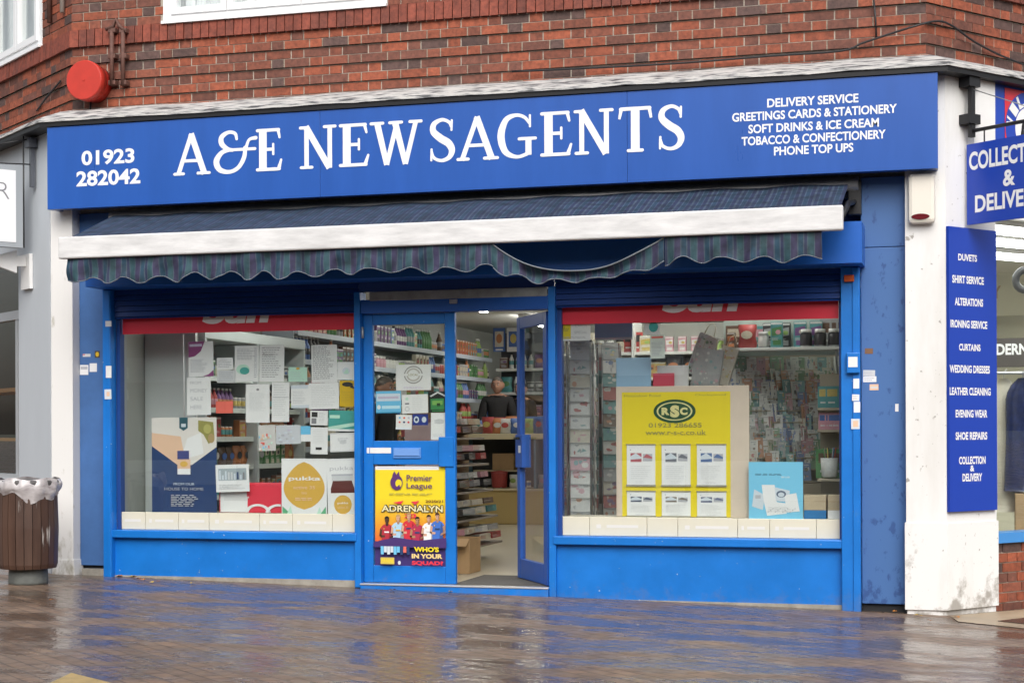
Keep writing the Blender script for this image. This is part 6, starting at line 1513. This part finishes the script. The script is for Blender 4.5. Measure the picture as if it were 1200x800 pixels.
pipe([Pw(1024, 0, .08), Pw(1026, 22, .08), Pw(1027, 45, .08)], .007, 'thin black wire dropping to the sagging cable', 'cable', BLACK, 'cable')
# alarm box on the white pier
ax0, ax1 = P(1064, 230, -.1)[0], P(1096, 230, -.1)[0]; az0, az1 = P(1080, 262, -.1)[1], P(1080, 203, -.1)[1]
ab = thing('alarm_box', 'cream alarm siren box with a red lens on the white pier', 'alarm box', ((ax0 + ax1) / 2, -.05, az0))
mm = MB(); mm.bbox(ax0, ax1, -.125, -.052, az0, az1, .03); mm.build('casing', mat('cream_plastic', (.74, .70, .62), .4), ab)
mm = MB(); cxx = (ax0 + ax1) / 2 - .008
mm.add([(cxx + .062 * math.cos(i * math.pi / 10), -.1262 - .006 * (1), az0 + .048 + .02 * math.sin(i * math.pi / 10)) for i in range(20)] + [(cxx + .066 * math.cos(i * math.pi / 10), -.1225, az0 + .048 + .023 * math.sin(i * math.pi / 10)) for i in range(20)], [list(range(20))] + [(i, i + 20, (i + 1) % 20 + 20, (i + 1) % 20) for i in range(20)]); mm.build('lens', mat('red_lens', (.12, .01, .015), .15), ab)
# services board on the far wing
sb_ = thing('services_board', 'narrow blue board listing cleaning services on the white pier', 'sign', WR.pt(.27, .02, .68))
mm = MB(); mm.fbox(WR, .0, .535, .004, .028, .682, 2.745); mm.build('panel', mat('service_blue', (.012, .052, .40), .3), sb_)
mm = MB()
for t_, a, b_, cy, h in (('DUVETS', 1123, 1145, 302, 8), ('SHIRT SERVICE', 1116, 1153, 328, 9), ('ALTERATIONS', 1119, 1152, 354, 9), ('IRONING SERVICE', 1114, 1157, 380, 9), ('CURTAINS', 1124, 1149, 407, 8), ('WEDDING DRESSES', 1113, 1160, 432.5, 9), ('LEATHER CLEANING', 1113, 1161, 458.5, 9), ('EVENING WEAR', 1120, 1157, 484.5, 9), ('SHOE REPAIRS', 1120, 1157, 510.5, 9), ('COLLECTION', 1124, 1155, 539, 9), ('&', 1137, 1142, 548.5, 7), ('DELIVERY', 1128, 1151, 559, 9)):
    s0, z0 = WR.hit(a, cy + h / 2, .03); s1, z1 = WR.hit(b_, cy - h / 2, .03)
    zc = WR.hit((a + b_) / 2, cy, .03)[1]; hz = h / 158
    text_face(mm, t_, WR, s0, s1, .0295, zc - hz / 2, zc + hz / 2, 0, .035)
mm.build('lettering', LETT, sb_)
# projecting sign on a bracket
nR = WR.n; o_ = WR.pt(.21, .0, 0)
SFc = Face(o_[:2], (nR.x, nR.y)); 
pj = thing('projecting_sign', 'blue projecting sign reading COLLECTION & DELIVERY hung from a black bracket', 'sign', (o_[0], o_[1], 2.75))
mm = MB(); mm.fbox(SFc, .05, .085, -.02, .02, 3.40, 3.88); mm.build('bracket_post', BLACK, pj)
for z in (3.53, 3.80):
    mm = MB(); mm.fbox(SFc, .002, .10, -.06, .06, z - .035, z + .035); mm.build('bracket_clamp', BLACK, pj)
sA, zA = SFc.hit(1134, 170); sB, _z = SFc.hit(1236, 170); _s, zB = SFc.hit(1134, 264)
zarm = SFc.hit(1132, 155)[1]
mm = MB(); mm.tube([SFc.pt(.07, 0, zarm), SFc.pt(sB + .1, 0, zarm)], .014); mm.build('arm', BLACK, pj)
mm = MB(); mm.tube([SFc.pt(.07, 0, SFc.hit(1136, 105)[1]), SFc.pt(sB, 0, zarm)], .004, 6); mm.build('stay_wire', GALV, pj)
mm = MB(); mm.fbox(SFc, sA, sB, -.012, .012, zB, zA); mm.build('panel', mat('service_blue', (.012, .052, .40), .3), pj)
mm = MB(); SW = sB - sA; SH_ = zA - zB
for t_, u0, u1, v0, v1 in (('COLLECTION', .03, .97, .67, .90), ('&', .43, .57, .41, .61), ('DELIVERY', .10, .90, .14, .35)):
    text_face(mm, t_, SFc, sA + SW * u0, sA + SW * u1, .0135, zB + SH_ * v0, zB + SH_ * v1, 0, .03)
mm.build('lettering', LETT, pj)
for u in (.2, .8):
    mm = MB(); p = SFc.pt(sA + SW * u, 0, zA); mm.tube([p, (p[0], p[1], zarm)], .006, 6); mm.build('hook', BLACK, pj)
# round emblem on the cleaner's fascia
em = thing('fascia_emblem', 'round red white and blue emblem with curved lettering on the cleaners fascia', 'emblem', WR.pt(.9, .03, 3.4))
sc_, zc = WR.hit(1206, 152, .035); RO = WR.hit(1206, 108, .035)[1] - zc
mm = MB(); d_ = .033
mm.add([WR.pt(sc_ - RO * 1.0, d_, zc - RO), WR.pt(sc_ + RO, d_, zc - RO), WR.pt(sc_ + RO, d_, zc + RO), WR.pt(sc_ - RO, d_, zc + RO)], [(0, 1, 2, 3)], 0)
cir = lambda r_, d: [WR.pt(sc_ + r_ * math.cos(i * math.pi / 24), d, zc + r_ * math.sin(i * math.pi / 24)) for i in range(48)]
mm.add(cir(RO * .98, d_ + .001), [list(range(48))], 1); mm.add(cir(RO * .58, d_ + .002), [list(range(48))], 2)
for i, chh in enumerate('VILLAGE'):
    a = math.radians(178 - i * 26 - 8); r0 = RO * .78
    def fnn(u, v, a=a): 
        lx = (u - .5) * RO * .24; lz = (v - .5) * RO * .34
        return WR.pt(sc_ + r0 * math.cos(a) + lx * math.sin(a) + lz * math.cos(a), d_ + .003, zc + r0 * math.sin(a) - lx * math.cos(a) + lz * math.sin(a))
    put_text(mm, chh, fnn, 2, .05)
mm.add([WR.pt(sc_ + RO * u, d_ + .004, zc + RO * v) for u, v in ((-.38, -.3), (-.30, .12), (-.05, .3), (-.08, .12), (-.22, -.02), (-.2, -.3))], [list(range(6))], 3)
mm.build('roundel', [mat('emblem_red', (.65, .03, .05), .3), mat('service_blue', (.012, .052, .40), .3), LETT, BLACK], em)
# left neighbour's projecting light box and hardware
o2 = WL.pt(6 - .338, 0, 0)
SL = Face(o2[:2], (-WL.n.x, -WL.n.y))
lbx = thing('light_box_sign', 'white projecting light box sign with a thin letter R in a grey frame', 'sign', (o2[0], o2[1], 2.9))
s1_, zt1 = SL.hit(27, 195); s0w, zb1 = SL.hit(18, 284); z_t = SL.hit(18, 200)[1]; zfb = SL.hit(20, 290)[1]
s1w = SL.hit(18.5, 240)[0]
mm = MB(); mm.fbox(SL, s1_ - .80, s1_, -.07, .0, zfb, z_t + .05); mm.build('frame', mat('frame_grey', (.34, .37, .40), .4), lbx)
mm = MB(); mm.fbox(SL, s1_ - .78, s1w, -.06, .004, zb1, z_t); mm.build('panel', mat('sign_white', (.84, .85, .87), .3), lbx)
sr1 = SL.hit(11, 225, .006)[0]; zr0 = SL.hit(6, 233)[1]; zr1 = SL.hit(6, 214)[1]
mm = MB(); text_face(mm, 'R', SL, sr1 - .10, sr1, .006, zr0, zr1, 0, -.018); mm.build('lettering', INK, lbx)
mm = MB(); mm.tube([SL.pt(s1_ + .004, .0, zfb), SL.pt(s1_ + .004, .0, SL.hit(28, 160)[1])], .007, 6); mm.build('pole', BLACK, lbx)
mm = MB(); mm.fbox(SL, -.05, -.015, -.02, .02, 3.40, 3.93); mm.fbox(SL, -.08, -.005, -.05, .05, 3.74, 3.82); mm.build('wall_bracket', mat('bracket_grey', (.10, .11, .13), .5), lbx)
for pa, pb in (((40, 162), (0, 169)), ((40, 193), (0, 191))):
    a = SL.hit(*pa); b_ = SL.hit(*pb); mm = MB(); mm.tube([SL.pt(a[0], 0, a[1]), SL.pt(b_[0], 0, b_[1])], .006, 6); mm.build('stay_rod', BLACK, lbx)
wb = thing('awning_fixture', 'white pointed awning arm on a wall plate under the light box sign', 'awning arm', WL.pt(5.3, 0, 2.7))
sa, za = WL.hit(37, 297, .01); sb2, zb2 = WL.hit(27, 340, .01)
mm = MB(); mm.fbox(WL, sb2 + 0, sa, .0, .03, zb2, za); mm.build('wall_plate', WHITE, wb)
o3 = WL.pt((sa + sb2) / 2, 0, 0); SA_ = Face(o3[:2], (-WL.n.x, -WL.n.y))
pts = [SA_.hit(*q) for q in ((30, 300), (19, 300), (19, 293), (-6, 300), (-14, 306), (0, 313), (19, 320), (19, 312), (30, 312))]
mm = MB(); mm.add([SA_.pt(a, .02, z) for a, z in pts] + [SA_.pt(a, -.02, z) for a, z in pts], [list(range(9)), list(range(17, 8, -1))] + [(i, i + 9, (i + 1) % 9 + 9, (i + 1) % 9) for i in range(9)]); mm.build('arm', WHITE, wb)

# ---------------------------------------------------------------- stickers on posts and panels
def sticker(px0, py0, px1, py1, y, col, label, deco=None):
    s = psheet(px0, py0, px1, py1, y, col, th=.0008)
    if deco: deco(s)
    s.done('sticker', label, 'sticker', 'stickers on the blue posts and panels')
ln = lambda n: (lambda s: s.lines(.1, .15, .9, .85, n, LINE, rr, .3))
sticker(93.5, 427.5, 103.5, 439, .0835, PAPER, 'white sticker with grey bar, lower edge, on the panel by the litter bin', lambda s: s.rect(.1, .55, .9, .85, LINE))
sticker(105, 425.5, 113.5, 435.5, .0835, PAPER, 'square white sticker on the panel by the litter bin')
sticker(97, 414.5, 106, 418, .0835, LGREY, 'tiny pale strip sticker above the two white ones', lambda s: s.rect(0, .6, .3, .9, REDP))
sticker(111, 411, 117, 419, .0835, cmat((.06, .05, .04)), 'small dark badge on the panel by the litter bin', lambda s: s.ell(.5, .5, .35, .35, MUST, 12))
sticker(124, 428.5, 130.5, 442.5, -.0435, PAPER, 'upright white sticker on the guide rail beside the noticeboard window')
sticker(122.5, 456, 130.5, 467.5, -.0435, PALE, 'pale sticker with peach square on the guide rail', lambda s: s.rect(.3, .3, .75, .75, PEACH))
sticker(123.5, 376, 130.5, 382.5, -.0435, LGREY, 'small worn sticker high on the guide rail')
sticker(1000, 443.5, 1007, 455, -.0435, PAPER, 'upright white sticker below the key switch box')
sticker(998.5, 462, 1007, 469.5, -.0435, PAPER, 'white sticker with a thin line, upper of a pair on the guide rail', ln(2))
sticker(1000.5, 470.5, 1008, 483, -.0435, PAPER, 'white sticker, lower of a pair on the guide rail')
sticker(997.5, 490.5, 1007.5, 502.5, -.0435, PALE, 'pale patterned sticker low on the guide rail', lambda s: s.rect(.2, .2, .8, .8, PEACH))
sticker(1011.5, 433.5, 1025.5, 440.5, .0485, LGREY, 'grey sticker, upper of two joined on the dull blue panel', ln(2))
sticker(1011.5, 440.8, 1027, 447.5, .0485, PAPER, 'white sticker, lower of two joined on the dull blue panel', ln(1))
sticker(1019, 450, 1029.5, 457, .0485, PEACH, 'reddish brown sticker under the two joined ones', lambda s: s.rect(.1, .3, .9, .6, LGREY))
sticker(1013.5, 408, 1023, 414.5, .0485, cmat((.20, .10, .05)), 'brown torn sticker high on the dull blue panel')
sticker(1049, 473, 1053, 482, .0485, PAPER, 'torn white scrap on the dull blue panel')
# fallen leaves by the shop front
LF = [mat('leaf_orange', (.55, .20, .03), .6), mat('leaf_yellow', (.60, .40, .06), .6), mat('leaf_brown', (.22, .09, .03), .6)]
rl = random.Random(12)
for i, (px, py) in enumerate(((148, 674), (156, 676), (163, 679), (167, 680), (178, 683), (186, 682), (143, 672), (226, 684), (62, 704), (108, 668), (528, 694), (460, 692), (1050, 714), (1076, 722), (1090, 728), (1120, 724))):
    v = CD * F + CR * (px - PPX) + CU * (PPY - py)
    t_ = -(CP.z - GS * CP.x) / (v.z - GS * v.x); p = CP + v * t_; p.y = min(p.y, .012)
    a = rl.uniform(0, 6); r_ = rl.uniform(.02, .045); m_ = MB()
    pts = [(p.x + math.cos(a + q) * r_ * k * 1.0, p.y + math.sin(a + q) * r_ * k * .6, gz(p.x) + .008 + .012 * abs(math.sin(q * 2)) * rl.random()) for q, k in ((0, 1), (.6, .55), (1.3, .8), (2.2, .5), (3.1, .9), (4.0, .5), (4.9, .8), (5.6, .55))]
    m_.add([(p.x, p.y, gz(p.x) + .012)] + pts, [(0, 1 + k, 1 + (k + 1) % 8) for k in range(8)])
    c = i % 3
    tag(m_.build('fallen_leaf', LF[c]), f'fallen {["orange", "yellow", "brown"][c]} leaf lying on the wet paving', 'leaf', 'fallen leaves along the shop front')

GRIT = mat('chewing_gum', (.30, .28, .26), .7)
gm = MB(); rg2 = random.Random(31)
for k in range(70):
    x, y = rg2.uniform(-5, 5), rg2.uniform(-4.8, -.2); r_ = rg2.uniform(.006, .016); z = gz(x) + .003
    pts = [(x + r_ * rg2.uniform(.6, 1.1) * math.cos(i * math.pi / 4), y + r_ * rg2.uniform(.6, 1.1) * math.sin(i * math.pi / 4), z) for i in range(8)]
    gm.add([(x, y, z + .003)] + pts, [(0, 1 + i, 1 + (i + 1) % 8) for i in range(8)])
tag(gm.build('grit', GRIT, loc=(0, 0, 0)), 'scattered pale grit and gum spots over the wet paving', kind='stuff')
